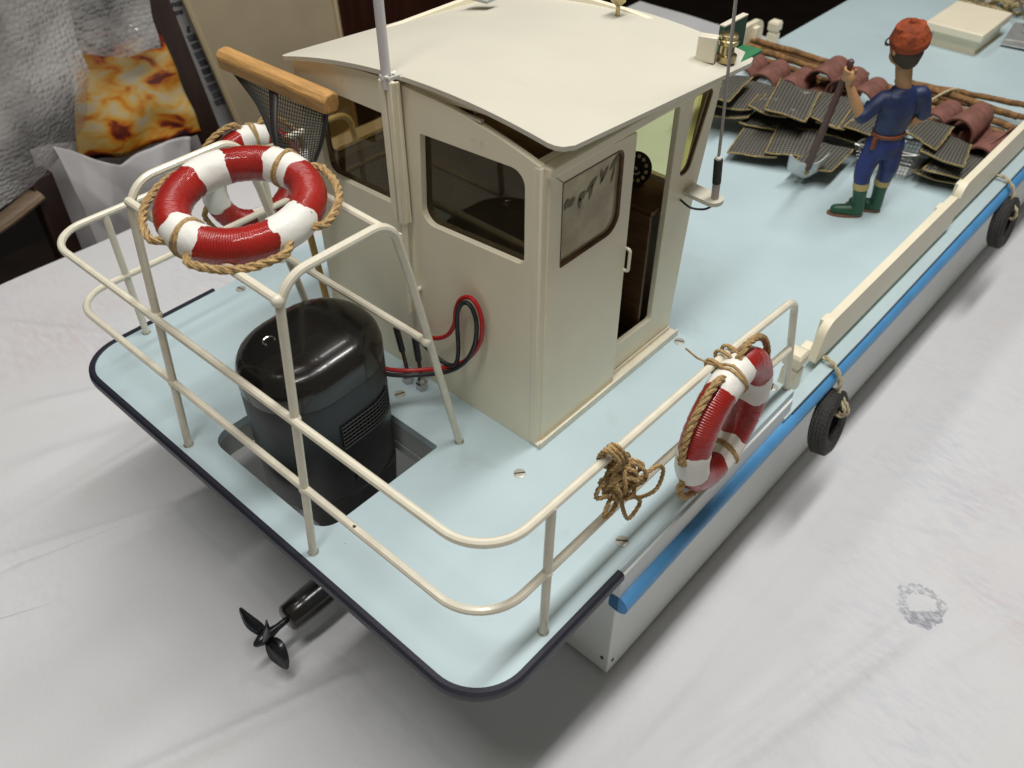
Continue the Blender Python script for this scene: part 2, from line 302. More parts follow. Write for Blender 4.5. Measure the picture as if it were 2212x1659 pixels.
class MB:
    def __init__(s): s.v = []; s.f = []; s.uv = None
    def add(s, vs, fs, T=None):
        n = len(s.v)
        s.v += [tuple(T @ Vector(p)) if T else tuple(p) for p in vs]; s.f += [tuple(i+n for i in f) for f in fs]; return s
    def box(s, c, d, T=None, rz=0):
        x, y, z = d[0]/2, d[1]/2, d[2]/2
        vs = [Vector((sx*x, sy*y, sz*z)) for sz in (-1, 1) for sy in (-1, 1) for sx in (-1, 1)]
        if rz: vs = [Matrix.Rotation(rz, 3, 'Z') @ p for p in vs]
        vs = [p+Vector(c) for p in vs]
        return s.add(vs, [(0, 2, 3, 1), (4, 5, 7, 6), (0, 1, 5, 4), (2, 6, 7, 3), (0, 4, 6, 2), (1, 3, 7, 5)], T)
    def tube(s, pts, r, n=8, closed=False, caps=True, T=None, flat=None):
        P = [Vector(p) for p in pts]; k = len(P)
        rr = r if isinstance(r, (list, tuple)) else [r]*k
        tg = []
        for i in range(k):
            a = P[(i-1) % k] if (closed or i > 0) else P[i]; b = P[(i+1) % k] if (closed or i < k-1) else P[i]
            t = (b-a); tg.append(t.normalized() if t.length > 1e-9 else Vector((0, 0, 1)))
        up = Vector((0, 0, 1)) if abs(tg[0].z) < .9 else Vector((1, 0, 0))
        nr = (up - tg[0]*up.dot(tg[0])).normalized()
        vs = []
        for i in range(k):
            nr = nr - tg[i]*nr.dot(tg[i]); nr.normalize(); bn = tg[i].cross(nr)
            for j in range(n):
                a = 2*math.pi*j/n
                fl = flat if flat else 1.0
                vs.append(P[i] + rr[i]*(math.cos(a)*nr*fl + math.sin(a)*bn))
        fs = []
        for i in range(k if closed else k-1):
            for j in range(n):
                a = i*n+j; b2 = i*n+(j+1) % n; c = ((i+1) % k)*n+(j+1) % n; d = ((i+1) % k)*n+j
                fs.append((a, b2, c, d))
        if not closed and caps:
            fs.append(tuple(range(n-1, -1, -1))); fs.append(tuple((k-1)*n+j for j in range(n)))
        return s.add(vs, fs, T)
    def lathe(s, prof, n=24, T=None):
        k = len(prof); vs = [(r*math.cos(2*math.pi*j/n), r*math.sin(2*math.pi*j/n), z) for r, z in prof for j in range(n)]
        fs = [(i*n+j, i*n+(j+1) % n, (i+1)*n+(j+1) % n, (i+1)*n+j) for i in range(k-1) for j in range(n)]
        fs.append(tuple(range(n-1, -1, -1))); fs.append(tuple((k-1)*n+j for j in range(n)))
        return s.add(vs, fs, T)
    def ell(s, c, r, n=16, k=10, T=None):
        vs = []; c = Vector(c)
        for i in range(k+1):
            t = math.pi*i/k
            for j in range(n):
                a = 2*math.pi*j/n; vs.append(c+Vector((r[0]*math.sin(t)*math.cos(a), r[1]*math.sin(t)*math.sin(a), r[2]*math.cos(t))))
        fs = [(i*n+j, (i+1)*n+j, (i+1)*n+(j+1) % n, i*n+(j+1) % n) for i in range(k) for j in range(n)]
        return s.add(vs, fs, T)
    def plate(s, loops, fn, th):
        """flat sheet with holes: loops of 2D points, fn maps (a, b) to 3D, th = thickness vector"""
        th = Vector(th); flat = [p for l in loops for p in l]
        tris = tessellate_polygon([[Vector((p[0], p[1], 0)) for p in l] for l in loops])
        F = [Vector(fn(*p)) for p in flat]; n = len(F)
        # orientation
        a, b, c = tris[0]; nrm = (F[b]-F[a]).cross(F[c]-F[a])
        fs = []
        for t in tris:
            nn = (F[t[1]]-F[t[0]]).cross(F[t[2]]-F[t[0]])
            t2 = t if nn.dot(th) < 0 else (t[0], t[2], t[1])
            fs.append(tuple(t2)); fs.append((t2[0]+n, t2[2]+n, t2[1]+n))
        i0 = 0
        for li, l in enumerate(loops):
            k = len(l)
            for i in range(k):
                p, q = i0+i, i0+(i+1) % k; fs.append((p, q, q+n, p+n))
            i0 += k
        return s.add(F+[p+th for p in F], fs)
    def loft(s, rings, capa=True, capb=True):
        n = len(rings[0]); k = len(rings); vs = [p for r in rings for p in r]
        fs = [(i*n+j, i*n+(j+1) % n, (i+1)*n+(j+1) % n, (i+1)*n+j) for i in range(k-1) for j in range(n)]
        if capa: fs.append(tuple(range(n-1, -1, -1)))
        if capb: fs.append(tuple((k-1)*n+j for j in range(n)))
        return s.add(vs, fs)
    def rope(s, pts, r, closed=False, pitch=None, step=None, strands=3, n=5):
        pts = resample(pts, step or r*1.1, closed)
        P = [Vector(p) for p in pts]; k = len(P); pitch = pitch or r*7
        L = sum((P[(i+1) % k]-P[i]).length for i in range(k if closed else k-1))
        turns = max(1, round(L/pitch)) if closed else L/pitch
        tg = []
        for i in range(k):
            a = P[(i-1) % k] if (closed or i > 0) else P[i]; b = P[(i+1) % k] if (closed or i < k-1) else P[i]
            tg.append((b-a).normalized())
        up = Vector((0, 0, 1)) if abs(tg[0].z) < .9 else Vector((1, 0, 0)); nr = (up-tg[0]*up.dot(tg[0])).normalized()
        fr = []
        for i in range(k):
            nr = nr-tg[i]*nr.dot(tg[i]); nr.normalize(); fr.append((nr.copy(), tg[i].cross(nr)))
        for q in range(strands):
            path = []
            for i in range(k):
                a = 2*math.pi*(q/strands + turns*i/(k if closed else max(1, k-1)))
                path.append(P[i]+r*.52*(math.cos(a)*fr[i][0]+math.sin(a)*fr[i][1]))
            s.tube(path, r*.56, n, closed)
        return s
    def build(s, name, m, parent=None, smooth=True, angle=35, origin=None, bevel=0, label=None):
        me = bpy.data.meshes.new(name); me.from_pydata([tuple(p) for p in s.v], [], s.f); me.validate(); 
        bm = bmesh.new(); bm.from_mesh(me); bmesh.ops.recalc_face_normals(bm, faces=bm.faces[:]); bm.to_mesh(me); bm.free()
        if smooth:
            me.polygons.foreach_set('use_smooth', [True]*len(me.polygons)); me.set_sharp_from_angle(angle=R(angle))
        o = bpy.data.objects.new(name, me); COL.objects.link(o); me.materials.append(m)
        w = Vector((0, 0, 0))
        if origin is not None:
            w = Vector(origin); me.transform(Matrix.Translation(-w))
        if parent: o.parent = parent; o.location = w-WL[parent.name]
        else: o.location = w
        WL[o.name] = w
        if bevel:
            b = o.modifiers.new('bevel', 'BEVEL'); b.width = bevel; b.segments = 2; b.limit_method = 'ANGLE'; b.angle_limit = R(40)
        if label: o['label'] = label
        return o

def resample(pts, step, closed=False):
    P = [Vector(p) for p in pts]
    if closed: P = P+[P[0]]
    out = [P[0]]; acc = 0
    L = sum((P[i+1]-P[i]).length for i in range(len(P)-1)); n = max(3, int(L/step)); d = L/n
    cum = [0]
    for i in range(len(P)-1): cum.append(cum[-1]+(P[i+1]-P[i]).length)
    out = []; i = 0
    for q in range(n+(0 if closed else 1)):
        t = min(q*d, L-1e-9)
        while i < len(P)-2 and cum[i+1] < t: i += 1
        seg = cum[i+1]-cum[i]; out.append(P[i].lerp(P[i+1], (t-cum[i])/seg if seg > 1e-12 else 0))
    return out
def spline(pts, n=10, closed=False):
    P = [Vector(p) for p in pts]; k = len(P); out = []
    for i in range(k if closed else k-1):
        p1, p2 = P[i], P[(i+1) % k]
        p0 = P[(i-1) % k] if (closed or i > 0) else p1*2-p2
        p3 = P[(i+2) % k] if (closed or i < k-2) else p2*2-p1
        for j in range(n):
            t = j/n
            out.append(.5*((2*p1)+(-p0+p2)*t+(2*p0-5*p1+4*p2-p3)*t*t+(-p0+3*p1-3*p2+p3)*t**3))
    if not closed: out.append(P[-1])
    return out
def fillet(pts, rad, n=7, closed=False):
    """polyline with rounded corners; rad is a number or one per point"""
    P = [Vector(p) for p in pts]; k = len(P); out = []
    for i in range(k):
        r = rad[i] if isinstance(rad, (list, tuple)) else rad
        if (not closed and i in (0, k-1)) or r <= 0: out.append(P[i]); continue
        a = (P[i-1]-P[i]); b = (P[(i+1) % k]-P[i]); la, lb = a.length, b.length; a.normalize(); b.normalize()
        ang = a.angle(b)
        if abs(ang-math.pi) < 1e-3: out.append(P[i]); continue
        d = min(r/math.tan(ang/2), la*.49, lb*.49); r2 = d*math.tan(ang/2)
        c = P[i]+(a+b).normalized()*(r2/math.sin(ang/2)); s = P[i]+a*d-c; e = P[i]+b*d-c
        tot = s.angle(e); ax = s.cross(e)
        for j in range(n+1):
            out.append(c+Matrix.Rotation(tot*j/n, 3, ax) @ s if ax.length > 1e-12 else c+s)
    return out
def fil2(pts, rad, n=7): return [(p.x, p.y) for p in fillet([(a, b, 0) for a, b in pts], rad, n, True)]
def single(name, mb, m, label, cat, group=None, **k): return tag(mb.build(name, m, **k), label, cat, group)

# ---------------------------------------------------------------- setting
TZ = -1.28
fl = MB().box((0, 10, -9.05), (120, 120, .1)); tag(fl.build('floor', M['floor']), kind='structure')
wl = MB().box((-19, 10, 6), (.2, 120, 30)).box((0, 34, 6), (120, .2, 30)); tag(wl.build('wall', M['wall']), kind='structure')

tb = thing('table', (1, 3, -8.95), 'dark wooden table standing under the white paper sheet', 'table')
MB().box((1.0, 2.3, TZ-.17), (11.84, 14.2, .22)).build('tabletop', M['table'], tb, bevel=.02)
for sx in (-4.5, 6.5):
    for sy in (-4.4, 9.0): MB().box((sx, sy, (TZ-.24-9.0)/2), (.5, .5, 9.0+TZ-.24)).build('leg', M['table'], tb)

# paper sheet with creases, folded over the table's edges
def paper_h(x, y):
    z = TZ
    def crease(x0, y0, x1, y1, w, h):
        dx, dy = x1-x0, y1-y0; L = math.hypot(dx, dy); t = ((x-x0)*dx+(y-y0)*dy)/(L*L)
        if t < -.08 or t > 1.08: return 0
        d = ((x-x0)*dy-(y-y0)*dx)/L; e = min(1, max(0, min((t+.08)/.2, (1.08-t)/.2)))
        return 1.9*h*e*math.exp(-(d/max(w, .055))**2)
    for c in ((2.72, 1.60, 2.20, -.3, .035, .016), (2.85, 1.56, 2.33, -.35, .05, .018), (2.05, 2.05, 2.72, 2.3, .03, .010), (3.0, 1.3, 3.3, 2.1, .03, .010),
              (-1.75, -2.1, -1.3, -.6, .05, .022), (.0, -2.4, .55, -.9, .06, .026), (-4.4, -.9, -3.0, -.1, .08, .02), (-3.6, .7, -2.0, 1.0, .07, .018),
              (1.9, -.9, 2.3, 1.3, .10, .016), (2.4, .4, 3.2, .2, .05, .010), (-2.6, -1.6, -1.9, .4, .10, .020), (-3.2, -1.3, -2.4, .2, .06, .014)):
        z += crease(*c)
    z += .006*math.sin(3.1*x+1.7*y)+.005*math.sin(5.3*x-3.7*y+1.2)
    if abs(x) < 2.0 and -1.0 < y < 10: z -= .012
    return z
pm = MB(); nx, ny = 400, 470
xs = [-4.93+(6.9+4.93)*i/nx for i in range(nx+1)]; ys = [-4.7+(9.42+4.7)*j/ny for j in range(ny+1)]
pv = []
for j, y in enumerate(ys):
    for i, x in enumerate(xs): pv.append((x, y, paper_h(x, y)))
pf = [(j*(nx+1)+i, j*(nx+1)+i+1, (j+1)*(nx+1)+i+1, (j+1)*(nx+1)+i) for j in range(ny) for i in range(nx)]
b0 = len(pv)
for j, y in enumerate(ys): pv.append((-4.95+.006*math.sin(3*y), y, TZ-.55))
for j in range(ny): pf.append((j*(nx+1), (j+1)*(nx+1), b0+j+1, b0+j))
pm.add(pv, pf)
pap = thing('paper_sheet', (2, 0, TZ), 'large white reused paper sheet with faded prints spread over the table', 'paper sheet')
pm.build('sheet', M['paper'], pap)
# lapped second sheet: a crease of real paper thickness at the left
lp = MB(); ly = []
for i in range(41):
    t = i/40; ly.append(((-3.2+t*2.6), -2.45+t*2.05+.04*math.sin(5*t)))
lv = []
for x, y in ly:
    lv += [(x, y, paper_h(x, y)+.006), (x-.9, y-1.9, paper_h(x-.9, y-1.9)+.003)]
lp.add(lv, [(2*i, 2*i+2, 2*i+3, 2*i+1) for i in range(40)])
lp.build('overlapping_sheet', M['paper'], pap)
# ---------------------------------------------------------------- the barge
barge = thing('barge', (0, 3, TZ), 'pale blue model work barge with cream wheelhouse standing on the paper covered table', 'model boat')
MD = -.157
def hx(y): return -1.6+.35*min(1, max(0, y/6.5))           # port side of the hull
# hull
hp = MB(); st = []
for y, zb in ((0, TZ+.012), (2, TZ+.012), (4, TZ+.012), (6.5, TZ+.012), (8.5, TZ+.15), (9.6, TZ+.55), (10.6, -.45)):
    pl = hx(y); sx = 1.6
    st.append([(sx, y, zb), (sx, y, max(-.44, zb+.02)), (sx+.088, y, max(-.36, zb+.04)), (sx+.088, y, -.165), (pl, y, -.165), (pl, y, zb)])
hp.loft([[Vector(p) for p in r] for r in st]); hp.build('hull', M['hull'], barge, smooth=False, bevel=.008)
# sheer strake that carries the deck, a little proud of the side
def strake(y0, y1, zt, zb):
    mb = MB(); mb.box(((1.655), (y0+y1)/2, (zt+zb)/2), (.088, y1-y0, zt-zb)); return mb
strake(-.15, 1.535, -.057, -.35).build('sheer_strake', M['hull'], barge, bevel=.004)
MB().box((-1.655, .78, -.115), (.088, 1.51, .106)).build('sheer_strake', M['hull'], barge, bevel=.004)
MB().box((0, .8, -.115), (3.19, 1.5, .096)).build('deck_frame', M['hull'], barge)
# main deck
mdk = [(1.708, 1.46), (1.712, 2.5), (1.70, 4.65), (1.70, 6.6), (1.7, 10.6), (-1.25, 10.6), (-1.25, 6.55), (-1.6, 1.46)]
mdo = MB(); mdo.plate([mdk], lambda a, b: (a, b, MD), (0, 0, -.02)); mdo.build('main_deck', M['deck'], barge, smooth=False)
# aft deck with the motor well
out = fil2([(1.685, 1.55), (-1.685, 1.55), (-1.685, -1.128), (1.685, -1.128)], [0, 0, .26, .26], 14)
hole = fil2([(.452, -.165), (-.53, -.165), (-.53, -.965), (.452, -.965)], [.015, .05, .11, .11], 8)
sd = MB(); sd.plate([out, hole], lambda a, b: (a, b, 0), (0, 0, -.055)); sdo = sd.build('stern_deck', M['deck'], barge, smooth=False, bevel=.003)
wf = MB()
for i in range(len(hole)):
    a, b = hole[i], hole[(i+1) % len(hole)]
    wf.add([(a[0], a[1], -.054), (b[0], b[1], -.054), (b[0], b[1], -.20), (a[0], a[1], -.20)], [(0, 1, 2, 3)])
wf.box((-.04, -.155, -.24), (1.05, .03, .06)); wf.box((.47, -.55, -.215), (.03, .8, .02))
wf.build('motor_well', M['wellgrey'], barge)
# black edging round the stern
ed = fillet([(1.69, -.165, 0), (1.69, -1.133, 0), (-1.69, -1.133, 0), (-1.69, -.155, 0)], .265, 14)
et = MB(); prof = [(-.012, .010), (.012, .012), (.026, .002), (.030, -.022), (.026, -.046), (.004, -.054), (-.006, -.050)]
rings = []
for i, p in enumerate(ed):
    a = ed[max(0, i-1)]; b = ed[min(len(ed)-1, i+1)]; t = (b-a).normalized(); n = Vector((-t.y, t.x, 0))*-1
    if n.dot(p-Vector((0, .2, 0))) < 0: n = -n
    rings.append([p+n*u+Vector((0, 0, w)) for u, w in prof])
et.loft(rings); et.build('edge_trim', M['black'], barge)
# slotted screws
def screw(x, y, a):
    mb = MB(); mb.lathe([(.0335, .0006), (.033, .003), (.024, .0055), (0.001, .006)], 20, Matrix.Translation((x, y, 0)))
    so = mb.build('deck_screw', M['screw'], sdo)
    MB().box((x, y, .0052), (.058, .008, .004), rz=a).build('slot', M['slot'], so) if False else None
    sl = MB().box((x, y, .0058), (.056, .008, .003), rz=a)
    sl.build('screw_slot', M['slot'], sdo)
for x, y, a in ((.917, -.015, .9), (-.011, -.02, 1.2), (.931, 1.471, .5), (1.574, 1.485, 1.9), (1.588, -.011, .6), (-1.568, -.029, .2)): screw(x, y, a)
# blue rubbing rail: half-round along the side
for sgn in (1,):
    rb = MB(); pr = []
    for yy in (-.15, .5, 1.5, 2.5, 3.6, 4.65, 6.6, 9.5):
        zz = -.285 if yy < .3 else (-.275 if yy < 1.2 else -.252)
        xb = 1.712
        c = Vector((sgn*(xb-.018), yy, zz)); pr.append([c+Vector((sgn*.060*math.cos(t), 0, .062*math.sin(t))) for t in [R(a) for a in range(-105, 106, 15)]]+[c+Vector((-sgn*.054, 0, .055)), c+Vector((-sgn*.054, 0, -.055))])
    rb.loft(pr); rb.build('rub_rail', M['bluerail'], barge, angle=50)
    ln = MB(); ln.loft([[Vector((x_-.06, y_, -.178)), Vector((x_+.004, y_, -.178)), Vector((x_+.004, y_, -.19)), Vector((x_-.06, y_, -.19))] for x_, y_ in ((1.708, 1.56), (1.71, 2.5), (1.70, 4.65), (1.70, 6.6), (1.7, 9.5))])
    ln.build('rail_bed', M['dull'], barge, smooth=False)

for x, y, z, ax in ((1.601, .045, -1.17, 'X'), (1.555, -.001, -1.14, 'Y'), (1.601, .9, -.62, 'X'), (1.601, 2.6, -.9, 'X')):
    MB().ell((x, y, z), (.004 if ax == 'X' else .013, .013 if ax == 'X' else .004, .016), 10, 6).build('nail_head', M['slot'], barge)
# bulwark boards on brackets
def bulwark(y0, y1, x, z0, z1, r0=.12, r1=.12, ins=.06):
    pts = fil2([(y0, z0), (y1, z0), (y1-ins*.2, z1), (y0+ins, z1)], [.02, .02, r1, r0], 8)
    mb = MB(); mb.plate([pts], lambda a, b: (x, a, b), (-.055, 0, 0)); o = mb.build('bulwark_board', M['cream'], barge, bevel=.014)
    n = max(2, int((y1-y0)/.9))
    for i in range(n):
        yy = y0+.2+(y1-y0-.4)*i/(n-1)
        if x < 0: MB().box((x+.02, yy, (MD+z1)/2-.01), (.05, .09, z1-MD-.06)).build('bracket', M['cream'], o, bevel=.008)
        else:
            k = MB(); k.box((x-.076, yy, (MD+z1)/2-.02), (.04, .09, z1-MD-.06)); k.box((x-.11, yy, MD+.012), (.12, .09, .02)); k.build('bracket', M['cream'], o, bevel=.006)
bulwark(1.95, 4.13, 1.625, -.10, .175)
bulwark(4.16, 6.25, 1.605, -.10, .18)
bulwark(4.3, 6.25, -1.24, -.10, .20)
def bollard(x, y, s=1.0):
    mb = MB(); h = .15*s
    mb.loft([[Vector((x+sx*a, y+sy*b, MD+z)) for sx, sy in ((-1, -1), (1, -1), (1, 1), (-1, 1))] for a, b, z in ((.052, .052, 0), (.050, .050, .155), (.040, .040, .165), (.042, .042, .185), (.056, .056, .195), (.056, .056, .262), (.045, .045, .285), (.004, .004, .292))])
    mb.build('bollard', M['cream'], barge, smooth=False, bevel=.004)
bollard(1.575, 1.73); bollard(-1.2, 6.42, 1)
# fore hatch
hm = MB(); hm.box((.25, 8.03, MD+.075), (.47, .72, .15)); ho = hm.build('hatch', M['cream'], barge, bevel=.006)
MB().box((.235, 8.02, MD+.195), (.60, .86, .085)).build('hatch_lid', M['cream'], ho, bevel=.012)
MB().box((.25, 8.03, MD+.006), (.53, .78, .01)).build('hatch_base', M['roofcream'], ho)
# terminal nuts on the aft deck
nut = []
for x, y in ((-.06, .093), (.045, .105)):
    mb = MB(); mb.lathe([(.036, 0), (.036, .045), (.028, .052), (.026, .075), (.012, .092), (.001, .094)], 6, Matrix.Translation((x, y, 0)))
    nut.append(mb.build('terminal_nut', M['steel'], barge, bevel=.003))

# ---------------------------------------------------------------- wheelhouse
XK, YA, YF = .837, .19, 1.51
cabA = thing('wheelhouse', (0, .85, 0), '', '')
cabA.parent = barge; cabA.location = Vector((0, .85, 0))-WL['barge']
for k_ in ('label', 'category'):
    if k_ in cabA: del cabA[k_]
TH = .035
def arc_top(x): return 1.683+.113*(1-(x/XK)**2)
# aft wall with two windows
n = 24
top = [(XK-2*XK*i/n, arc_top(XK-2*XK*i/n)) for i in range(n+1)]
outer = [(-XK, .001), (XK, .001)]+top
w1 = fil2([(.068, 1.098), (.754, 1.147), (.754, 1.632), (.098, 1.592)], [.075, .05, .075, .012], 6)
w2 = fil2([(-.69, 1.10), (-.066, 1.12), (-.038, 1.612), (-.72, 1.60)], [.06, .07, .075, .05], 6)
aw = MB(); aw.plate([outer, w1, w2], lambda a, b: (a, YA, b), (0, TH, 0)); aw.build('aft_wall', M['cream'], cabA, smooth=False, bevel=.004)
def pane(loop, fn, m, name='window_pane'):
    mb = MB(); vs = [fn(*p) for p in loop]; mb.add(vs, [tuple(range(len(vs)))]); return mb.build(name, m, cabA, smooth=False)
grow = lambda l, s: [((p[0]-sum(q[0] for q in l)/len(l))*s+sum(q[0] for q in l)/len(l), (p[1]-sum(q[1] for q in l)/len(l))*s+sum(q[1] for q in l)/len(l)) for p in l]
pane(grow(w1, 1.03), lambda a, b: (a, YA+TH+.002, b), M['glass']); pane(grow(w2, 1.03), lambda a, b: (a, YA+TH+.002, b), M['glass'])
def sill(loop, fn, r, m='rail'):
    MB().tube([fn(*p) for p in loop], r, 6, True).build('window_rim', M[m], cabA)
# rounded light window edges along the lower side
# starboard wall: plain aft part behind the sliding door, door opening, forward quarter window
fo = [(.225, .001), (1.51, .001), (1.565, .90), (1.688, 1.60), (1.68, 1.683), (.225, 1.683)]
dop = fil2([(.87, .235), (1.285, .225), (1.297, 1.57), (.87, 1.575)], [0, .02, .02, 0], 4)
qw = fil2([(1.381, 1.139), (1.475, 1.132), (1.618, 1.565), (1.425, 1.568)], [.03, .075, .03, .03], 6)
hid = fil2([(.335, 1.12), (.80, 1.12), (.80, 1.55), (.335, 1.55)], .05, 5)
swl = MB(); swl.plate([fo, dop, qw, hid], lambda a, b: (XK-.02, a, b), (-TH, 0, 0)); swl.build('starboard_wall', M['cream'], cabA, smooth=False, bevel=.004)
pane(grow(qw, 1.06), lambda a, b: (XK-.02-TH-.002, a, b), M['glassgreen'])
MB().tube([(XK-.035, a, b) for a, b in qw], .010, 6, True).build('window_gasket', M['wood_in'], cabA)
pw = MB(); pw.plate([[(.225, .001), (1.51, .001), (1.565, .90), (1.688, 1.60), (1.68, 1.683), (.225, 1.683)], hid, qw], lambda a, b: (-XK, a, b), (TH, 0, 0)); pw.build('port_wall', M['cream'], cabA, smooth=False, bevel=.004)
pane(grow(hid, 1.05), lambda a, b: (-XK+TH+.002, a, b), M['glass']); pane(grow(qw, 1.05), lambda a, b: (-XK+TH+.002, a, b), M['glass'])
# front: plain lower wall, then the raked windscreen
fw = MB(); fw.plate([[(-XK+TH, .001), (XK-TH-.02, .001), (XK-TH-.02, .90), (-XK+TH, .90)]], lambda a, b: (a, 1.475+.055*b/.9, b), (0, TH, 0)); fw.build('front_wall', M['cream'], cabA, smooth=False)
wsl = lambda a, b: (a, 1.532+(b-.90)*.175, b)
ws = MB(); ws.plate([[(-XK+TH, .905), (XK-TH-.02, .905)]+[(x, min(arc_top(x)-.01, 1.78)) for x in [(.78-.156*i) for i in range(11)]],
                     fil2([(-.74, .99), (-.05, .99), (-.05, 1.60), (-.74, 1.60)], .06), fil2([(.05, .99), (.74, .99), (.74, 1.60), (.05, 1.60)], .06)], wsl, (0, TH, 0))
ws.build('windscreen_frame', M['cream'], cabA, smooth=False)
for sx in (-.395, .395): pane(fil2([(sx-.36, .97), (sx+.36, .97), (sx+.36, 1.62), (sx-.36, 1.62)], .05), lambda a, b: (a, 1.532+(b-.90)*.175+TH+.002, b), M['glassgreen'])
# corner post and door track
MB().box((XK-.012, .215, .85), (.05, .055, 1.66)).build('corner_post', M['cream'], cabA, bevel=.01)
tr = MB(); tr.box((XK+.012, .855, .012), (.075, 1.335, .022)); tr.box((XK+.043, .855, .034), (.012, 1.335, .024)); tr.box((XK-.012, .855, .036), (.010, 1.30, .028))
tr.build('door_track', M['rail'], cabA, bevel=.003)
MB().box((XK+.012, .86, 1.652), (.06, 1.30, .05)).build('door_track', M['cream'], cabA, bevel=.008)
# interior
MB().box((0, .85, .02), (1.58, 1.22, .03)).build('cabin_floor', M['wood_in'], cabA)
MB().box((0, .232, .55), (1.55, .012, 1.0)).build('cabin_lining', M['wood_in'], cabA)
ds = MB(); ds.box((0, 1.37, .955), (1.54, .30, .03)); ds.box((0, 1.225, .55), (1.54, .02, .80)); ds.build('dashboard', M['wood_in'], cabA)
lx = MB(); lx.box((-XK+TH+.012, .85, .55), (.012, 1.2, 1.05)); lx.build('cabin_lining', M['wood_in'], cabA)
gT = Matrix.Translation((.54, 1.40, 1.085)) @ Matrix.Rotation(R(72), 4, 'X')
g = MB(); g.lathe([(.088, 0), (.092, .012), (.086, .024), (.001, .026)], 28, gT); go = g.build('dial', M['dial'], cabA)
gd = MB()
for i in range(12):
    a = 2*math.pi*i/12; gd.lathe([(.012, .0255), (.011, .029), (.0005, .030)], 10, gT @ Matrix.Translation((.068*math.cos(a), .068*math.sin(a), 0)))
gd.tube([gT @ Vector((.032*math.cos(t), .032*math.sin(t), .027)) for t in [R(a) for a in range(200, 341, 14)]], .005, 5)
gd.lathe([(.011, .0255), (.001, .03)], 10, gT)
gd.build('dial_marks', M['dialdot'], cabA)
g2 = MB(); g2.box((.54, 1.415, 1.0), (.05, .05, .10)); g2.build('dial_stand', M['wood_in'], cabA)

# sliding door, parked aft
door = thing('door', (XK, .55, .04), '', ''); door.parent = barge; door.location = Vector((XK, .55, .04))-WL['barge']
for k_ in ('label', 'category'):
    if k_ in door: del door[k_]
dw = fil2([(.325, 1.115), (.778, 1.118), (.772, 1.558), (.322, 1.562)], [.012, .095, .05, .012], 8)
dm = MB(); dm.plate([[(.232, .0245), (.880, .0245), (.868, 1.60), (.232, 1.645)], dw], lambda a, b: (XK+.022, a, b), (-.026, 0, 0)); dm.build('door_panel', M['cream'], door, smooth=False, bevel=.004)
gm = MB(); gm.tube([(XK+.012, a, b) for a, b in dw], .012, 6, True); gm.build('window_gasket', M['wood_in'], door)
dg = MB(); dg.add([(XK+.003, a, b) for a, b in grow(dw, 1.03)], [tuple(range(len(dw)))]); dg.build('window_pane', M['glassdoor'], door, smooth=False)
random.seed(8); M['leafmark'] = mat('dark_leaf_mark', (.20, .175, .11), .7)
for i in range(11):  # dark leaf-shaped marks along the upper part of the door pane
    a0, b0 = .36+.40*i/10+random.uniform(-.015, .015), 1.515-.09*(1-i/10)*1.0+random.uniform(-.03, .02); ln_ = random.uniform(.05, .11); w_ = random.uniform(.008, .02); an = random.uniform(3.6, 4.9)
    pts = [(a0+ln_*t*math.cos(an)+w_*math.sin(math.pi*t)*sg*math.sin(an), b0+ln_*t*math.sin(an)-w_*math.sin(math.pi*t)*sg*math.cos(an)) for sg, ts in ((1, (0, .25, .5, .75, 1)), (-1, (.75, .5, .25))) for t in ts]
    MB().add([(XK+.0055, a, b) for a, b in pts], [tuple(range(len(pts)))]).build('pane_mark', M['leafmark'], door, smooth=False)
hd = MB(); hd.tube(fillet([(XK+.022, .860, .965), (XK+.055, .862, .965), (XK+.055, .862, .83), (XK+.022, .860, .83)], .02, 5), .009, 8); hd.build('door_handle', M['rail'], door)

# roof: cambered sheet sitting slightly askew
rf = MB(); nu, nv = 44, 30
Apt, Bpt, Cpt, Dpt = Vector((-.925, .155, 1.692)), Vector((.955, .185, 1.800)), Vector((.958, 1.765, 1.702)), Vector((-.885, 1.755, 1.612))
def roofp(u, v, dz=0):
    a = (u+1)/2; p = (Apt*(1-a)+Bpt*a)*(1-v)+(Dpt*(1-a)+Cpt*a)*v
    return p+Vector((0, 0, .105*(1-u*u)+dz))
def vr(u):
    ur = 1-.085
    if abs(u) <= ur: return 0
    t = (abs(u)-ur)/(1-ur); return .052*(1-math.sqrt(max(0, 1-t*t)))
vs = []
for dz in (0, -.022):
    for i in range(nu+1):
        u = -1+2*i/nu; u = math.copysign(1-(1-abs(u))**1.25, u) if u else 0; c = vr(u)
        for j in range(nv+1): vs.append(roofp(u, c+(1-2*c)*j/nv, dz))
fs = []; K = (nu+1)*(nv+1)
for i in range(nu):
    for j in range(nv):
        a = i*(nv+1)+j; q = (a, a+nv+1, a+nv+2, a+1); fs.append(q); fs.append(tuple(K+t for t in q[::-1]))
for i in range(nu):
    for j in (0, nv): a = i*(nv+1)+j; fs.append((a, a+nv+1, K+a+nv+1, K+a))
for j in range(nv):
    for i in (0, nu): a = i*(nv+1)+j; fs.append((a, a+1, K+a+1, K+a))
rf.add(vs, fs); roof = rf.build('roof', M['roofcream'], barge, angle=60)
# arched beam under the roof's after edge
fb = []
for i in range(25):
    x = -.64+1.26*i/24; a = (x+.925)/1.88; zt = roofp(2*a-1, .03).z-.023; fb.append((x, zt))
bl_ = [(.62, fb[-1][1]-.006), (-.64, 1.722)]
fa = MB(); fa.plate([fb+bl_], lambda a, b: (a, .215, b), (0, .03, 0)); fa.build('roof_beam', M['cream'], roof, smooth=False)
fb2 = MB(); fb2.box((.45, .205, 1.772), (.085, .02, .012)); fb2.build('packing_piece', M['roofcream'], roof)
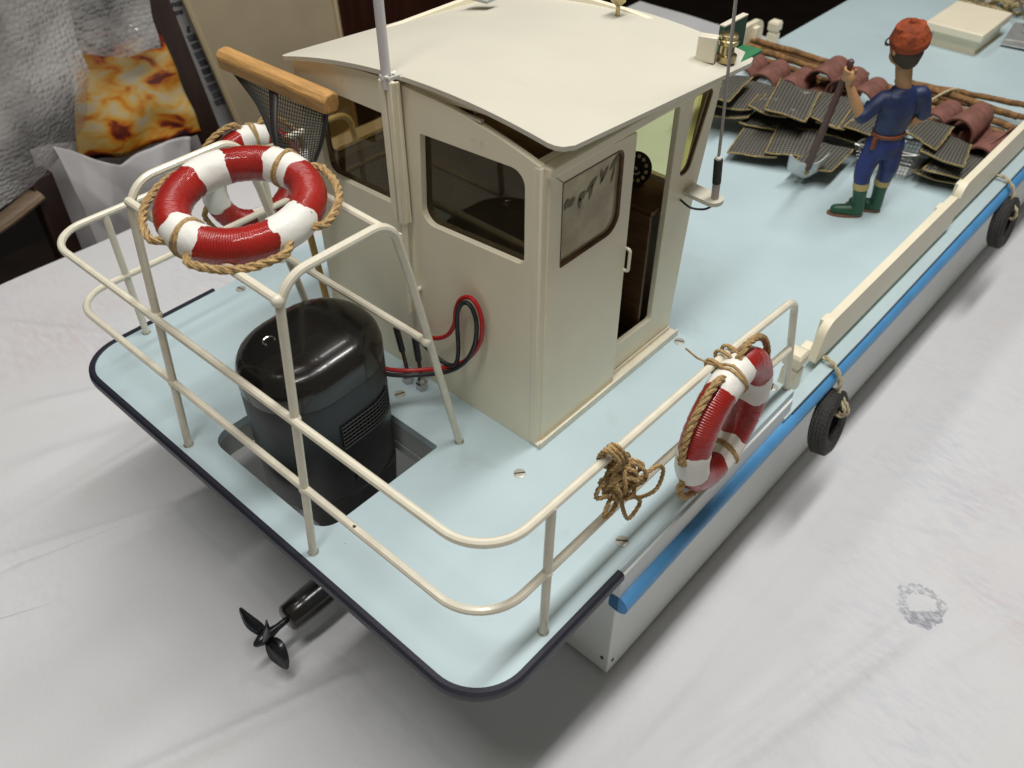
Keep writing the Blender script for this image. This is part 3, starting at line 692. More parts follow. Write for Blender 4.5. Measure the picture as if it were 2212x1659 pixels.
# starboard side light on the roof: cream box, brass lantern, green screen
nl = thing('navigation_light', (.85, 1.5, 1.73), '', ''); nl.parent = barge; nl.location = Vector((.85, 1.5, 1.73))-WL['barge']
for k_ in ('label', 'category'):
    if k_ in nl: del nl[k_]
MB().box((.815, 1.475, 1.805), (.095, .055, .125), rz=.33).build('lamp_box', M['rail'], nl, bevel=.005)
lm = MB(); lm.lathe([(.050, 0), (.052, .03), (.036, .035), (.034, .075), (.05, .085), (.052, .105), (.044, .11), (.046, .13), (.034, .135), (.001, .137)], 20, Matrix.Translation((.88, 1.56, 1.735))); lm.build('lantern', M['brass'], nl)
MB().box((.80, 1.73, 1.785), (.03, .22, .16)).build('lamp_screen', mat('dark_green', (.012, .07, .04), .5), nl)
MB().box((.87, 1.74, 1.708), (.11, .22, .016)).build('lamp_shelf', mat('bright_green', (.035, .19, .08), .5), nl)
MB().box((.80, 1.73, 1.869), (.032, .22, .007)).build('screen_edge', M['rail'], nl)
hn = MB(); hn.lathe([(.012, 0), (.012, .075), (.04, .10), (.048, .13), (.03, .16), (.001, .165)], 18, Matrix.Translation((.175, 1.60, 1.752))); ho_ = hn.build('roof_lamp', M['brass'], roof)
MB().box((-.58, 1.33, 1.770), (.16, .10, .016), rz=.1).build('roof_bracket', M['wellgrey'], roof)

# mast on the aft wall: white rod held in a channel
ms = MB(); ms.tube([(-.036, .135, 1.79), (-.044, .135, 3.2)], .023, 12); mo = ms.build('mast', mat('mast_plastic', (.66, .64, .66), .5), barge)
ch = MB(); ch.box((-.068, .150, 1.45), (.040, .05, .74)); ch.box((-.018, .150, 1.45), (.034, .052, .74)); ch.box((-.043, .166, 1.45), (.10, .02, .74)); ch.build('mast_channel', M['cream'], mo, bevel=.004)
MB().tube([(-.022, .147, 1.08), (-.045, .147, .50)], .017, 10).build('mast_foot', M['cream'], mo)
MB().tube([(-.043, .195, 1.84), (-.043, .11, 1.84)], .012, 8).tube([(-.06, .12, 1.846), (.0, .12, 1.852)], .008, 6).tube([(-.0, .135, 1.846), (.06, .14, 1.875)], .009, 6).tube([(.0, .135, 1.842), (.045, .15, 1.862)], .006, 6).build('cable_tie', M['white'], mo)
MB().tube([(.01, .19, .66), (.0, .12, .66)], .014, 8).build('mast_clip', M['white'], mo)
# whip aerial on its bracket
an = MB(); apl = fil2([(XK-.03, 1.44), (XK+.20, 1.425), (XK+.20, 1.545), (XK-.03, 1.555)], [0, .055, .055, 0], 8)
an.plate([apl], lambda a, b: (a, b, 1.03), (0, 0, -.024)); ao = an.build('aerial_bracket', M['roofcream'], barge, bevel=.003)
MB().tube([(.99, 1.488, .985), (.99, 1.488, 1.045)], .018, 10).tube([(.99, 1.488, 1.03), (.99, 1.478, 1.135)], .021, 12).build('aerial_base', mat('grey_plastic', (.42, .36, .34), .5), ao)
MB().tube([(.99, 1.478, 1.13), (.99, 1.455, 1.275)], .0235, 12).build('aerial_grip', M['dull'], ao)
MB().ell((.99, 1.452, 1.283), (.018, .018, .016)).build('aerial_ferrule', M['white'], ao)
MB().tube(spline([(.99, 1.452, 1.28), (.992, 1.425, 1.50), (.995, 1.345, 2.1), (1.0, 1.27, 2.8)], 6), .0085, 8).build('aerial_whip', mat('whip_grey', (.32, .30, .28), .4), ao)
MB().tube(spline([(.99, 1.488, .99), (.95, 1.47, .955), (.88, 1.44, .95), (.82, 1.42, .985)], 7), .007, 6).build('aerial_lead', M['wireblack'], ao)

# ---------------------------------------------------------------- railing
rail = thing('railing', (0, -.3, 0), '', ''); rail.parent = barge; rail.location = Vector((0, -.3, 0))-WL['barge']
for k_ in ('label', 'category'):
    if k_ in rail: del rail[k_]
RR = .0205
def rod(name, pts, r=RR): return MB().tube(pts, r, 10).build(name, M['rail'], rail)
def rrail(z, ye, yp, zs_): return fillet([(1.628, ye, zs_), (1.628, .8, z-.02), (1.625, -.99+.0, z), (-1.625, -1.03, z), (-1.625, yp, z-.01)], [0, 2, .28, .24, 0], 12)
up = fillet([(1.638, 1.535, 0), (1.645, 1.275, .80), (1.63, .5, .842), (1.625, -1.0, .862), (-1.625, -1.035, .862), (-1.63, 1.10, .842), (-1.63, 1.20, 0)], [0, .13, 3, .23, .21, .12, 0], 12)
rod('upper_rail', up)
rod('lower_rail', fillet([(1.652, 1.36, .415), (1.62, .2, .43), (1.62, -1.03, .438), (-1.625, -1.035, .438), (-1.63, 1.15, .42)], [0, 2, .24, .21, 0], 12))
rod('post', [(1.625, -.655, 0), (1.628, -.64, .862)]); rod('post', [(-1.625, -.70, 0), (-1.625, -.695, .862)])
rod('post', [(-1.63, .36, 0), (-1.63, .36, .85)])
for x, xl, yfo, yf in ((.506, .512, -.06, -.31), (-.577, -.577, -.09, -.335)):
    rod('hoop', fillet([(x, -1.07, 0), (x, -.945, 1.545), (x, -.37, 1.548), (x, -.30, 1.25), (xl, yfo, 0)], [0, .15, .13, .2, 0], 12), .0205)
rod('cross_rail', [(.506, -.957, 1.465), (-.577, -.957, 1.47)])
rod('cross_rail', [(.506, -.325, 1.44), (-.577, -.335, 1.46)])
rod('cross_rail', [(.507, -.235, .82), (-.577, -.24, .82)])
for x, y in ((1.625, -.655), (-1.625, -.70), (-1.63, .36), (.506, -1.07), (-.577, -1.07), (.512, -.06), (-.577, -.09), (1.638, 1.535)):
    MB().lathe([(.028, .0008), (.026, .003), (.0215, .006), (.0205, .009)], 16, Matrix.Translation((x, y, 0))).build('post_socket', M['dirtring'], rail)
for x, y, z in ((-.577, -1.036, .438), (-.577, -1.0, .862), (.506, -1.036, .438), (.506, -1.0, .862), (1.625, -.65, .437), (-1.625, -.695, .438), (.506, -.96, 1.465), (.507, -.235, .82)):
    MB().ell((x, y, z), (.027, .027, .027), 12, 8).build('joint', M['rail'], rail)

# ---------------------------------------------------------------- outboard motor
mot = thing('outboard_motor', (-.08, -.48, 0), 'black electric outboard motor standing in the well of the aft deck', 'outboard motor')
def rrect(cx, cy, a, b, rho, z, tilt=0, n=9):
    pts = []
    for qx, qy, a0 in ((1, 1, 0), (-1, 1, 90), (-1, -1, 180), (1, -1, 270)):
        for i in range(n):
            t = R(a0+90*i/(n-1)); x = cx+qx*(a-rho)+rho*math.cos(t); y = cy+qy*(b-rho)+rho*math.sin(t)
            pts.append(Vector((x, y, z+tilt*(y-cy))))
    return pts
mcx, mcy = -.10, -.50
TL = .05
cap = MB(); cap.loft([rrect(mcx, mcy,   .315*s, .385*s, .298*s, z, TL) for s, z in ((1.0, .500), (1.0, .505), (1.0, .545), (.992, .585), (.97, .62), (.925, .65), (.85, .673), (.74, .690), (.58, .702), (.35, .709), (.05, .711))], True, True)
cap.build('cowl_cap', M['motor'], mot, angle=60)
body = MB(); body.loft([rrect(mcx, mcy, .313*s, .383*s, .296*s, z, TL*t) for s, z, t in ((.90, -.27, 0), (.955, -.245, 0), (.975, -.20, .2), (.99, .0, .5), (1.0, .30, 1), (1.0, .492, 1), (.992, .499, 1))])
body.build('cowl_body', M['motorside'], mot, angle=50)
MB().loft([rrect(mcx, mcy, .3135, .3835, .297, .494, TL), rrect(mcx, mcy, .3143, .3843, .297, .497, TL), rrect(mcx, mcy, .3135, .3835, .297, .500, TL)]).build('cowl_seam', M['dull'], mot)
lg = MB(); lg.loft([rrect(mcx+.03, mcy+.02, a, b, r, z) for a, b, r, z in ((.27, .30, .16, -.22), (.26, .28, .15, -.45), (.10, .20, .08, -.60), (.05, .17, .045, -.85), (.045, .16, .04, -1.0))]); lg.build('lower_leg', M['dull'], mot)
gc = MB(); gc.tube([(.07, -1.115, -1.0), (.07, -1.10, -1.0), (.07, -.95, -1.0), (.065, -.5, -1.0), (.06, -.2, -1.0)], [.07, .088, .096, .098, .06], 20); gc.build('gear_case', M['motor'], mot, angle=50)
pr = MB(); pr.tube([(.07, -1.345, -1.0), (.07, -1.335, -1.0), (.07, -1.30, -1.0), (.07, -1.24, -1.0), (.07, -1.18, -1.0), (.07, -1.10, -1.0)], [.006, .018, .034, .036, .022, .020], 16); po = pr.build('propeller', M['prop'], mot)
for k in range(3):
    a0 = R((172, -12, 78)[k]); bm_ = MB(); rows = []
    for i in range(9):
        t = i/8; r = .03+.195*t; wd = (.022+.042*math.sin(math.pi*min(1, t*.95+.06)))*(1 if t < .97 else .4); tw = R(58-28*t); sk = -.35*t*t
        for sgn in (-1, 0, 1):
            off = sgn*wd; ang = a0+sk+off*math.cos(tw)/max(r, .05)
            rows.append((.07+r*math.cos(ang), -1.265+off*math.sin(tw)-.012*t, -1.0+r*math.sin(ang)))
    fb_ = [(i*3+j, i*3+j+1, i*3+j+4, i*3+j+3) for i in range(8) for j in range(2)]
    bm_.add(rows, fb_); b_ = bm_.build('blade', M['prop'], po); sm_ = b_.modifiers.new('solid', 'SOLIDIFY'); sm_.thickness = .008
# vent grille on the starboard side
vg = MB(); gx = mcx+.313
def onside(y, z, d=0):
    dy = max(0, y-(mcy+.087)); dd = .296-math.sqrt(max(0, .0876-dy*dy)); dy2 = max(0, (mcy-.087)-y); dd2 = .296-math.sqrt(max(0, .0876-dy2*dy2))
    return (gx-dd-dd2+d, y, z+TL*(y-mcy))
bk = MB(); gv = []
ny_ = 12
for i in range(ny_+1):
    y = -.60+.36*i/ny_
    gv += [onside(y, .165, .004), onside(y, .315, .004)]
bk.add(gv, [(2*i, 2*i+2, 2*i+3, 2*i+1) for i in range(ny_)]); bk.build('vent_backing', mat('vent_black', (.004, .004, .004), .8), mot)
for i in range(15):
    y = -.60+.36*i/14; vg.tube([onside(y, .16, .009), onside(y, .32, .009)], .0032, 5)
for j in range(7):
    z = .165+.15*j/6; vg.tube([onside(-.60+.36*i/12, z, .012) for i in range(13)], .0032, 5)
vg.build('vent_grille', mat('vent_wire', (.05, .05, .05), .5, .5), mot)
MB().tube([(.195, -.53, -.115), (.222, -.53, -.115)], .035, 16).build('bolt_cap', M['motor'], mot)
cs = MB(); cs.tube([(mcx-.09+.03*math.cos(t), mcy-.16+.03*math.sin(t), .700+.004*math.sin(t)) for t in [R(a) for a in range(40, 320, 20)]], .005, 5); cs.build('cap_scratch', M['steel'], mot)

# twin power lead: red and black
cab = thing('power_cable', (.3, .1, .4), 'red and black twin cable looping from the black motor to two plugs', 'cable')
rp = [(-.02, -.22, .37), (.06, -.12, .30), (.15, .0, .27), (.30, .10, .32), (.42, .13, .43), (.50, .14, .58), (.515, .145, .71), (.48, .15, .80), (.425, .15, .825), (.36, .15, .78), (.32, .15, .69), (.31, .145, .60), (.26, .14, .50), (.17, .13, .43), (.06, .12, .40), (-.06, .11, .405), (-.11, .095, .405), (-.115, .09, .37)]
MB().tube(spline(rp, 6), .0125, 8).build('red_lead', M['wirered'], cab)
bp_ = [(-.02, -.235, .35), (.06, -.135, .275), (.15, -.015, .243), (.30, .085, .293), (.41, .115, .41), (.475, .125, .56), (.488, .13, .70), (.46, .135, .775), (.42, .135, .797), (.375, .135, .76), (.345, .135, .68), (.345, .13, .58), (.355, .12, .46), (.34, .105, .355), (.26, .09, .335), (.13, .09, .37), (.06, .09, .40), (.045, .09, .38)]
MB().tube(spline(bp_, 6), .0125, 8).build('black_lead', M['wireblack'], cab)
MB().tube([(-.115, .09, .375), (-.085, .092, .22)], .019, 8).build('plug', M['wireblack'], cab); MB().tube([(.04, .09, .39), (.045, .098, .22)], .019, 8).build('plug', M['wireblack'], cab)
MB().tube([(-.085, .092, .23), (-.06, .093, .09)], .012, 8).build('plug_pin', M['rustpin'], cab); MB().tube([(.045, .098, .23), (.045, .105, .09)], .012, 8).build('plug_pin', M['rustpin'], cab)

# ---------------------------------------------------------------- life rings
def life_ring(T, Rr, r, bands, lash, label, rope_sag=.030):
    o = thing('life_ring', T.translation, label, 'life ring', 'red and white life rings tied to the railing')
    tor = MB(); nu, nv = 120, 20
    def tp(a, b, rr): return Vector(((Rr+rr*math.cos(b))*math.cos(a), (Rr+rr*math.cos(b))*math.sin(a), rr*math.sin(b)))
    vs = [T @ tp(2*math.pi*i/nu, 2*math.pi*j/nv, r*(1+.012*math.sin(i*2.1)+.010*((i*7) % 5-2)/2)) for i in range(nu) for j in range(nv)]
    fs = [(i*nv+j, ((i+1) % nu)*nv+j, ((i+1) % nu)*nv+(j+1) % nv, i*nv+(j+1) % nv) for i in range(nu) for j in range(nv)]
    tor.add(vs, fs); ro = tor.build('ring', M['red'], o, angle=80)
    uv = ro.data.uv_layers.new(name='UVMap')
    for pi, pg in enumerate(ro.data.polygons):
        ids = [(ro.data.loops[l].vertex_index//nv, ro.data.loops[l].vertex_index % nv) for l in pg.loop_indices]
        wi = max(a for a, _ in ids) == nu-1 and min(a for a, _ in ids) == 0
        wj = max(b for _, b in ids) == nv-1 and min(b for _, b in ids) == 0
        for l, (a, b) in zip(pg.loop_indices, ids): uv.data[l].uv = ((nu if wi and a == 0 else a)/nu, (nv if wj and b == 0 else b)/nv)
    hw = .30
    for b0 in bands:
        bm_ = MB(); k = 12; vs = []
        for i in range(k+1):
            t = i/k; a = R(b0)-hw+2*hw*t; e = r*(1.035 if 0 < i < k else 1.0)
            for j in range(nv):
                w = 1+.012*math.sin(j*1.9+i*.7+b0)
                vs.append(T @ tp(a+.03*math.sin(j*1.3+b0) * (1 if i in (0, k) else 0), 2*math.pi*j/nv, e*w))
        bm_.add(vs, [(i*nv+j, (i+1)*nv+j, (i+1)*nv+(j+1) % nv, i*nv+(j+1) % nv) for i in range(k) for j in range(nv)])
        bm_.build('band', M['white'], o, angle=80)
    gr = MB(); B = sorted([b % 360 for b in bands])
    pts = []
    for i, b0 in enumerate(B):
        b1 = B[(i+1) % len(B)]+(360 if i == len(B)-1 else 0); seg = []
        for q in range(13):
            t = q/12; a = R(b0+(b1-b0)*t); s = math.sin(math.pi*t); inb = min(t, 1-t)*(b1-b0)
            rad = Rr+r+.018 + rope_sag*s - (.05 if inb < 13 else 0)
            seg.append(T @ Vector((rad*math.cos(a), rad*math.sin(a), -.012*s)))
        pts += seg[:-1]
    gr.rope(spline(pts, 2, True), .019, True); gr.build('grab_rope', M['rope'], o, angle=60)
    for b0 in lash:
        lb = MB()
        for q in (-.03, .035):
            lb.tube([T @ tp(R(b0)+q*math.cos(math.pi*j/8)+.02*math.sin(j*.9), 2*math.pi*j/16, r*1.07) for j in range(16)], .0085, 6, True)
        lb.build('lashing', M['rope'], o)
    return o
T1 = Matrix.Translation((-.065, -.70, 1.55)) @ Matrix.Rotation(R(7), 4, Vector((.744, .668, 0)))
life_ring(T1, .285, .077, (173, 100, 6, -84), (100, -84), 'red and white life ring lying flat on top of the high rail above the motor')
T2 = Matrix.Translation((1.715, .585, .49)) @ Matrix.Rotation(R(3), 4, 'Z') @ Matrix.Rotation(R(90), 4, 'Y')
# local x -> -z, local y -> y
life_ring(T2, .305, .079, (-170, 95, -80, 15), (-170, 15), 'red and white life ring hanging upright outside the starboard rail by the rope coil')
lt = bpy.data.objects['life_ring.001']
lb = MB()
for q, dz in ((-.05, 0), (.03, .004), (.09, -.002)):
    lb.tube([(1.63+.032*math.cos(t)+.03*max(0, math.cos(t)), .55+q, .842+dz+.032*math.sin(t)) for t in [2*math.pi*i/14 for i in range(14)]], .010, 6, True)
lb.tube([(1.655, .50, .86), (1.61, .47, .875), (1.58, .44, .90), (1.52, .43, .93)], .005, 5)
lb.build('rail_lashing', M['rope'], lt)
T3 = Matrix.Translation((-1.70, .33, .62)) @ Matrix.Rotation(R(-6), 4, 'Z') @ Matrix.Rotation(R(90), 4, 'Y')
life_ring(T3, .29, .078, (172, 92, -90, 0), (172,), 'red and white life ring on the port rail half hidden behind the other ring')

# ---------------------------------------------------------------- rope hank on the starboard rail
hk = MB(); random.seed(21)
bx, by = 1.64, -.27; HR = .0105
for q in (0, .022, .044):
    hk.rope(spline([(bx-.03, by-.05+q, .875), (bx+.0, by-.045+q, .93), (bx+.04, by-.02+q, .885), (bx+.035, by+.01+q, .80), (bx-.01, by+.0+q, .78), (bx-.035, by-.03+q, .82)], 6, True), HR, True)
for i in range(15):
    cy_, cz_ = by+.05+random.uniform(-.03, .03), .70+random.uniform(-.03, .04); a = random.uniform(.030, .055); b = random.uniform(.055, .088); ph = random.uniform(-.5, .9); xo = random.uniform(-.035, .055)
    q = []
    for k in range(12):
        t = 2*math.pi*k/12; u = a*math.cos(t); w = b*math.sin(t)
        q.append((bx+.015+xo+.022*math.sin(2*t+i)+.3*u, cy_+u*math.cos(ph)-w*math.sin(ph)*.6, cz_+w*math.cos(ph)+u*math.sin(ph)*.6))
    hk.rope(spline(q, 3, True), HR, True)
for k in range(4):
    zz = .74-.026*k
    hk.rope(spline([(bx+.02+.050*math.cos(t), by+.05+.056*math.sin(t), zz+.025*math.sin(t+k)) for t in [2*math.pi*i/10 for i in range(10)]], 3, True), HR, True)
hk.rope(spline([(bx+.03, by+.08, .60), (bx+.06, by+.17, .645), (bx+.07, by+.27, .63), (bx+.07, by+.325, .55), (bx+.07, by+.29, .46), (bx+.05, by+.19, .475), (bx+.04, by+.11, .55), (bx+.03, by+.06, .61)], 6), HR)
hk.rope(spline([(bx+.03, by+.05, .60), (bx+.05, by+.06, .50), (bx+.06, by+.09, .425), (bx+.06, by+.14, .42), (bx+.06, by+.175, .47), (bx+.04, by+.11, .56)], 6), HR)
hk.rope(spline([(bx+.02, by-.01, .61), (bx+.03, by-.055, .575), (bx+.03, by-.05, .535), (bx+.03, by+.0, .53), (bx+.02, by+.06, .565)], 6), HR)
hk.rope(spline([(bx-.0, by-.0, .70), (bx+.0, by-.07, .725), (bx+.0, by-.085, .67), (bx+.02, by-.02, .645)], 6), HR)
single('rope_hank', hk, M['rope'], 'brown hemp rope hank knotted round the starboard rail', 'rope', origin=(1.64, -.24, .6), angle=60)

# ---------------------------------------------------------------- tyre fenders
def tyre(x, y, z, yaw, lean, label, rope_pts):
    o = thing('tyre_fender', (x, y, z), label, 'tyre', 'tyre fenders hung along the blue rail')
    T = Matrix.Translation((x, y, z)) @ Matrix.Rotation(yaw, 4, 'Z') @ Matrix.Rotation(lean, 4, 'Y') @ Matrix.Rotation(R(90), 4, 'Y')
    prof = [(.112, -.030), (.118, -.048), (.165, -.062), (.198, -.055), (.212, -.042), (.215, -.02), (.216, 0), (.215, .02), (.212, .042), (.198, .055), (.165, .062), (.118, .048), (.112, .030), (.128, .028), (.15, .02), (.15, -.02), (.128, -.028)]
    mb = MB(); n = 48; k = len(prof)
    vs = [T @ Vector((r*math.cos(2*math.pi*j/n), r*math.sin(2*math.pi*j/n), h)) for r, h in prof for j in range(n)]
    mb.add(vs, [(i*n+j, i*n+(j+1) % n, ((i+1) % k)*n+(j+1) % n, ((i+1) % k)*n+j) for i in range(k) for j in range(n)])
    mb.build('tyre', M['rubber'], o, angle=50)
    td = MB()
    for h in (-.034, -.012, .012, .034):
        td.tube([T @ Vector(((.2165)*math.cos(2*math.pi*j/96), .2165*math.sin(2*math.pi*j/96), h+.006*(1 if j % 2 else -1))) for j in range(96)], .0034, 4, True)
    td.build('tread', mat('tread_dirt', (.075, .07, .055), .8), o)
    rg = MB()
    for pts, cl in rope_pts: rg.rope(spline(pts, 6, cl), .017 if not cl else .013, cl, strands=2)
    rg.build('hanging_rope', M['twine'], o)
    return o
tyre(1.81, 1.985, -.50, R(4), R(-10), 'black rubber tyre fender hanging nearest the stern with cream twine',
     [([(1.60, 2.09, -.125), (1.65, 2.08, -.115), (1.72, 2.07, -.14), (1.775, 2.06, -.21), (1.79, 2.05, -.28), (1.80, 2.04, -.33)], False),
      ([(1.80, 2.03, -.32), (1.86, 2.01, -.35), (1.88, 2.01, -.41), (1.84, 2.01, -.44), (1.76, 2.03, -.41), (1.75, 2.04, -.34)], True),
      ([(1.80, 2.065, -.32), (1.87, 2.045, -.36), (1.89, 2.045, -.42), (1.85, 2.045, -.45), (1.76, 2.065, -.41), (1.75, 2.075, -.34)], True)])
tyre(1.80, 5.13, -.47, R(0), R(-8), 'black rubber tyre fender hanging farther forward at the right edge',
     [([(1.60, 5.17, -.125), (1.65, 5.17, -.115), (1.72, 5.16, -.14), (1.775, 5.15, -.20), (1.79, 5.14, -.30)], False),
      ([(1.79, 5.13, -.28), (1.86, 5.11, -.32), (1.87, 5.11, -.39), (1.83, 5.12, -.41), (1.75, 5.14, -.37), (1.74, 5.15, -.30)], True)])

# ---------------------------------------------------------------- long handled scoop net leaning at the wheelhouse
net = thing('scoop_net', (-.95, .1, .02), 'long handled scoop net with wooden bar and wire mesh pouch leaning by the wheelhouse', 'scoop net')
A_, B_ = Vector((-1.345, .10, 1.595)), Vector((-.425, .10, 1.610))
bw = MB(); sec = [(-.045, -.05), (.03, -.055), (.05, -.02), (.052, .03), (.02, .055), (-.03, .05), (-.055, .02)]
dirn = (B_-A_).normalized()
bw.loft([[A_.lerp(B_, t)+Vector((0, 1, 0))*u*s+Vector((0, 0, 1))*w*s+dirn*random.uniform(-.006, .006) for u, w in sec] for t, s in ((0, .92), (.03, 1.03), (.25, 1.0), (.5, .98), (.75, 1.02), (.97, 1.0), (1, .9))])
bw.build('bar', M['bar'], net, angle=40, bevel=.008)
# mesh pouch: gathers from the bar down to the pole end
def pouch(u, v):
    xl, xr = -1.30+.60*v**.9, -.445-.13*v**1.6; zl = 1.555-.34*v; x = xl+(xr-xl)*u
    z = 1.555+.015*u-(.33+.05*math.sin(math.pi*u))*v
    return Vector((x, .085-.12*math.sin(math.pi*u)*math.sin(math.pi*min(1, v*1.05)*.75)-.05*v, z))
nm = MB(); NU, NV = 40, 26
for i in range(NU+1): nm.tube([pouch(i/NU, j/14) for j in range(15)], .0035, 3, caps=False)
for j in range(NV+1): nm.tube([pouch(i/24, j/NV) for i in range(25)], .0032, 3, caps=False)
nm.build('mesh_pouch', M['wire'], net)
for u0, u1 in ((.0, .035), (.44, .52), (.97, 1.0)):
    sb = MB(); vs = []
    for j in range(15): vs += [pouch(u0, j/14)+Vector((0, -.006, 0)), pouch(u1, j/14)+Vector((0, -.006, 0))]
    sb.add(vs, [(2*i, 2*i+1, 2*i+3, 2*i+2) for i in range(14)]); so_ = sb.build('strap', M['strap'], net); q_ = so_.modifiers.new('solid', 'SOLIDIFY'); q_.thickness = .006
MB().tube([(-.80, .04, 1.32), (-.845, .16, .0)], .021, 10).build('handle', M['pole'], net)
# ---------------------------------------------------------------- oyster growing bags
random.seed(11)
BAGS = [  # near-left, near-right, far-right, far-left corners, height of the top, label
 ((-.83, 4.15), (-.434, 4.213), (-.526, 4.758), (-.92, 4.70), .22, 'grey mesh oyster bag beside the wheelhouse, topmost at the left'),
 ((-.62, 4.28), (-.30, 4.42), (-.40, 4.95), (-.76, 4.86), .125, 'grey mesh oyster bag lying just right of and below the topmost left one'),
 ((-.343, 4.407), (.02, 4.40), (-.12, 4.95), (-.464, 4.91), .135, 'grey mesh oyster bag showing only a narrow strip left of the big raised one'),
 ((-.15, 4.323), (.211, 4.377), (.047, 4.932), (-.349, 4.958), .20, 'large raised mesh oyster bag fully visible in the middle of the back row'),
 ((.068, 4.57), (.42, 4.56), (.33, 5.11), (.01, 5.07), .15, 'mesh oyster bag behind the shovel handle in the back row'),
 ((.22, 4.575), (.47, 4.579), (.43, 5.0), (.10, 5.12), .13, 'mesh oyster bag with pale grey stains beside the raised forearm'),
 ((.459, 4.575), (.80, 4.66), (.78, 5.15), (.42, 5.08), .12, 'mesh oyster bag just left of the figure at his belt height'),
 ((-.72, 4.27), (-.317, 4.372), (-.42, 4.88), (-.78, 4.75), .015, 'shaded mesh oyster bag lying lowest at the left of the back row'),
 ((-.15, 4.50), (.234, 4.684), (.20, 5.2), (-.2, 5.05), .015, 'shaded mesh oyster bag lowest under the big raised one'),
 ((-.37, 4.35), (.0, 4.47), (-.05, 5.0), (-.42, 4.9), -.01, 'shaded mesh oyster bag tucked under the raised bag and the leftmost front ones'),
 ((.24, 4.60), (.62, 4.69), (.6, 5.2), (.2, 5.1), .015, 'shaded mesh oyster bag lowest behind the shovel blade'),
 ((-.223, 3.932), (.15, 4.082), (.02, 4.60), (-.36, 4.523), -.05, 'mesh oyster bag at the left end of the front row'),
 ((.066, 4.045), (.40, 4.19), (.26, 4.67), (-.095, 4.547), .0, 'mesh oyster bag second from the left in the front row'),
 ((.34, 3.985), (.637, 4.092), (.59, 4.582), (.27, 4.49), -.02, 'mesh oyster bag behind the shovel blade at the right of the front row'),
 ((.82, 4.80), (1.20, 4.687), (1.151, 5.159), (.80, 5.22), .15, 'mesh oyster bag above the wire basket right of the figure'),
 ((1.09, 4.67), (1.453, 4.639), (1.336, 5.139), (1.06, 5.18), .08, 'mesh oyster bag between the wire basket and the bulwark board'),
 ((1.17, 4.60), (1.57, 4.71), (1.56, 5.18), (1.20, 5.15), .0, 'mesh oyster bag touching the bulwark board at the right end'),
 ((1.10, 4.65), (1.50, 4.74), (1.48, 5.2), (1.08, 5.13), -.085, 'lowest mesh oyster bag right of the wire basket'),
]
def bag(NL, NR, FR, FL, z, label, seed):
    rnd = random.Random(seed); NL, NR, FR, FL = [Vector((*p, 0)) for p in (NL, NR, FR, FL)]
    c = (NL+NR+FR+FL)/4; o = thing('oyster_bag', (c.x, c.y, z), label, 'oyster bag', 'mesh oyster bags piled on the foredeck')
    nu, nv = 12, 16; th = .035
    ph = [rnd.uniform(0, 6.28) for _ in range(6)]; curl = [rnd.uniform(-.02, .03) for _ in range(4)]
    def top(u, v, side=1):
        p = (NL*(1-u)+NR*u)*(1-v)+(FL*(1-u)+FR*u)*v
        h = .012*math.sin(3.1*u+ph[0])*math.sin(2.7*v+ph[1])+.006*math.sin(7*u+ph[2]+3*v)
        h += curl[0]*(1-u)*(1-v)**2+curl[1]*u*(1-v)**2-.01*math.sin(math.pi*u)*(1-v)
        puff = side*th*.5*(.35+.65*min(1, 6*min(u, 1-u))*min(1, 6*min(v, 1-v)))
        return Vector((p.x, p.y, z+h+puff))
    vs = []; fs = []
    for side in (1, -1):
        b = len(vs)
        for j in range(nv+1):
            for i in range(nu+1): vs.append(top(i/nu, j/nv, side))
        for j in range(nv):
            for i in range(nu):
                a = b+j*(nu+1)+i; q = (a, a+1, a+nu+2, a+nu+1); fs.append(q if side > 0 else q[::-1])
    K = (nu+1)*(nv+1)
    edge = [i for i in range(nu+1)]+[(j*(nu+1)+nu) for j in range(1, nv+1)]+[nv*(nu+1)+i for i in range(nu-1, -1, -1)]+[j*(nu+1) for j in range(nv-1, 0, -1)]
    for i in range(len(edge)): a, b = edge[i], edge[(i+1) % len(edge)]; fs.append((a, a+K, b+K, b))
    mb = MB(); mb.add(vs, fs); me_o = mb.build('netting', M['net'], o, angle=60)
    me = me_o.data; uv = me.uv_layers.new(name='UVMap'); W_, L_ = (NR-NL).length, (FL-NL).length
    for lp_ in me.loops:
        k = lp_.vertex_index % K; i, j = k % (nu+1), k//(nu+1)
        uv.data[lp_.index].uv = (i/nu*W_/.029, j/nv*L_/.029)
    bd = MB()
    for e0, e1 in (((0, 0), (1, 0)), ((1, 0), (1, 1)), ((0, 1), (0, 0))):
        pts = [top(e0[0]+(e1[0]-e0[0])*t/12, e0[1]+(e1[1]-e0[1])*t/12, .6)+Vector((rnd.uniform(-.003, .003), rnd.uniform(-.003, .003), rnd.uniform(-.002, .004))) for t in range(13)]
        bd.tube(pts, .0068, 5)
    bd.build('edge_binding', M['binding'], o)
for i, b in enumerate(BAGS): bag(*b, 100+i)

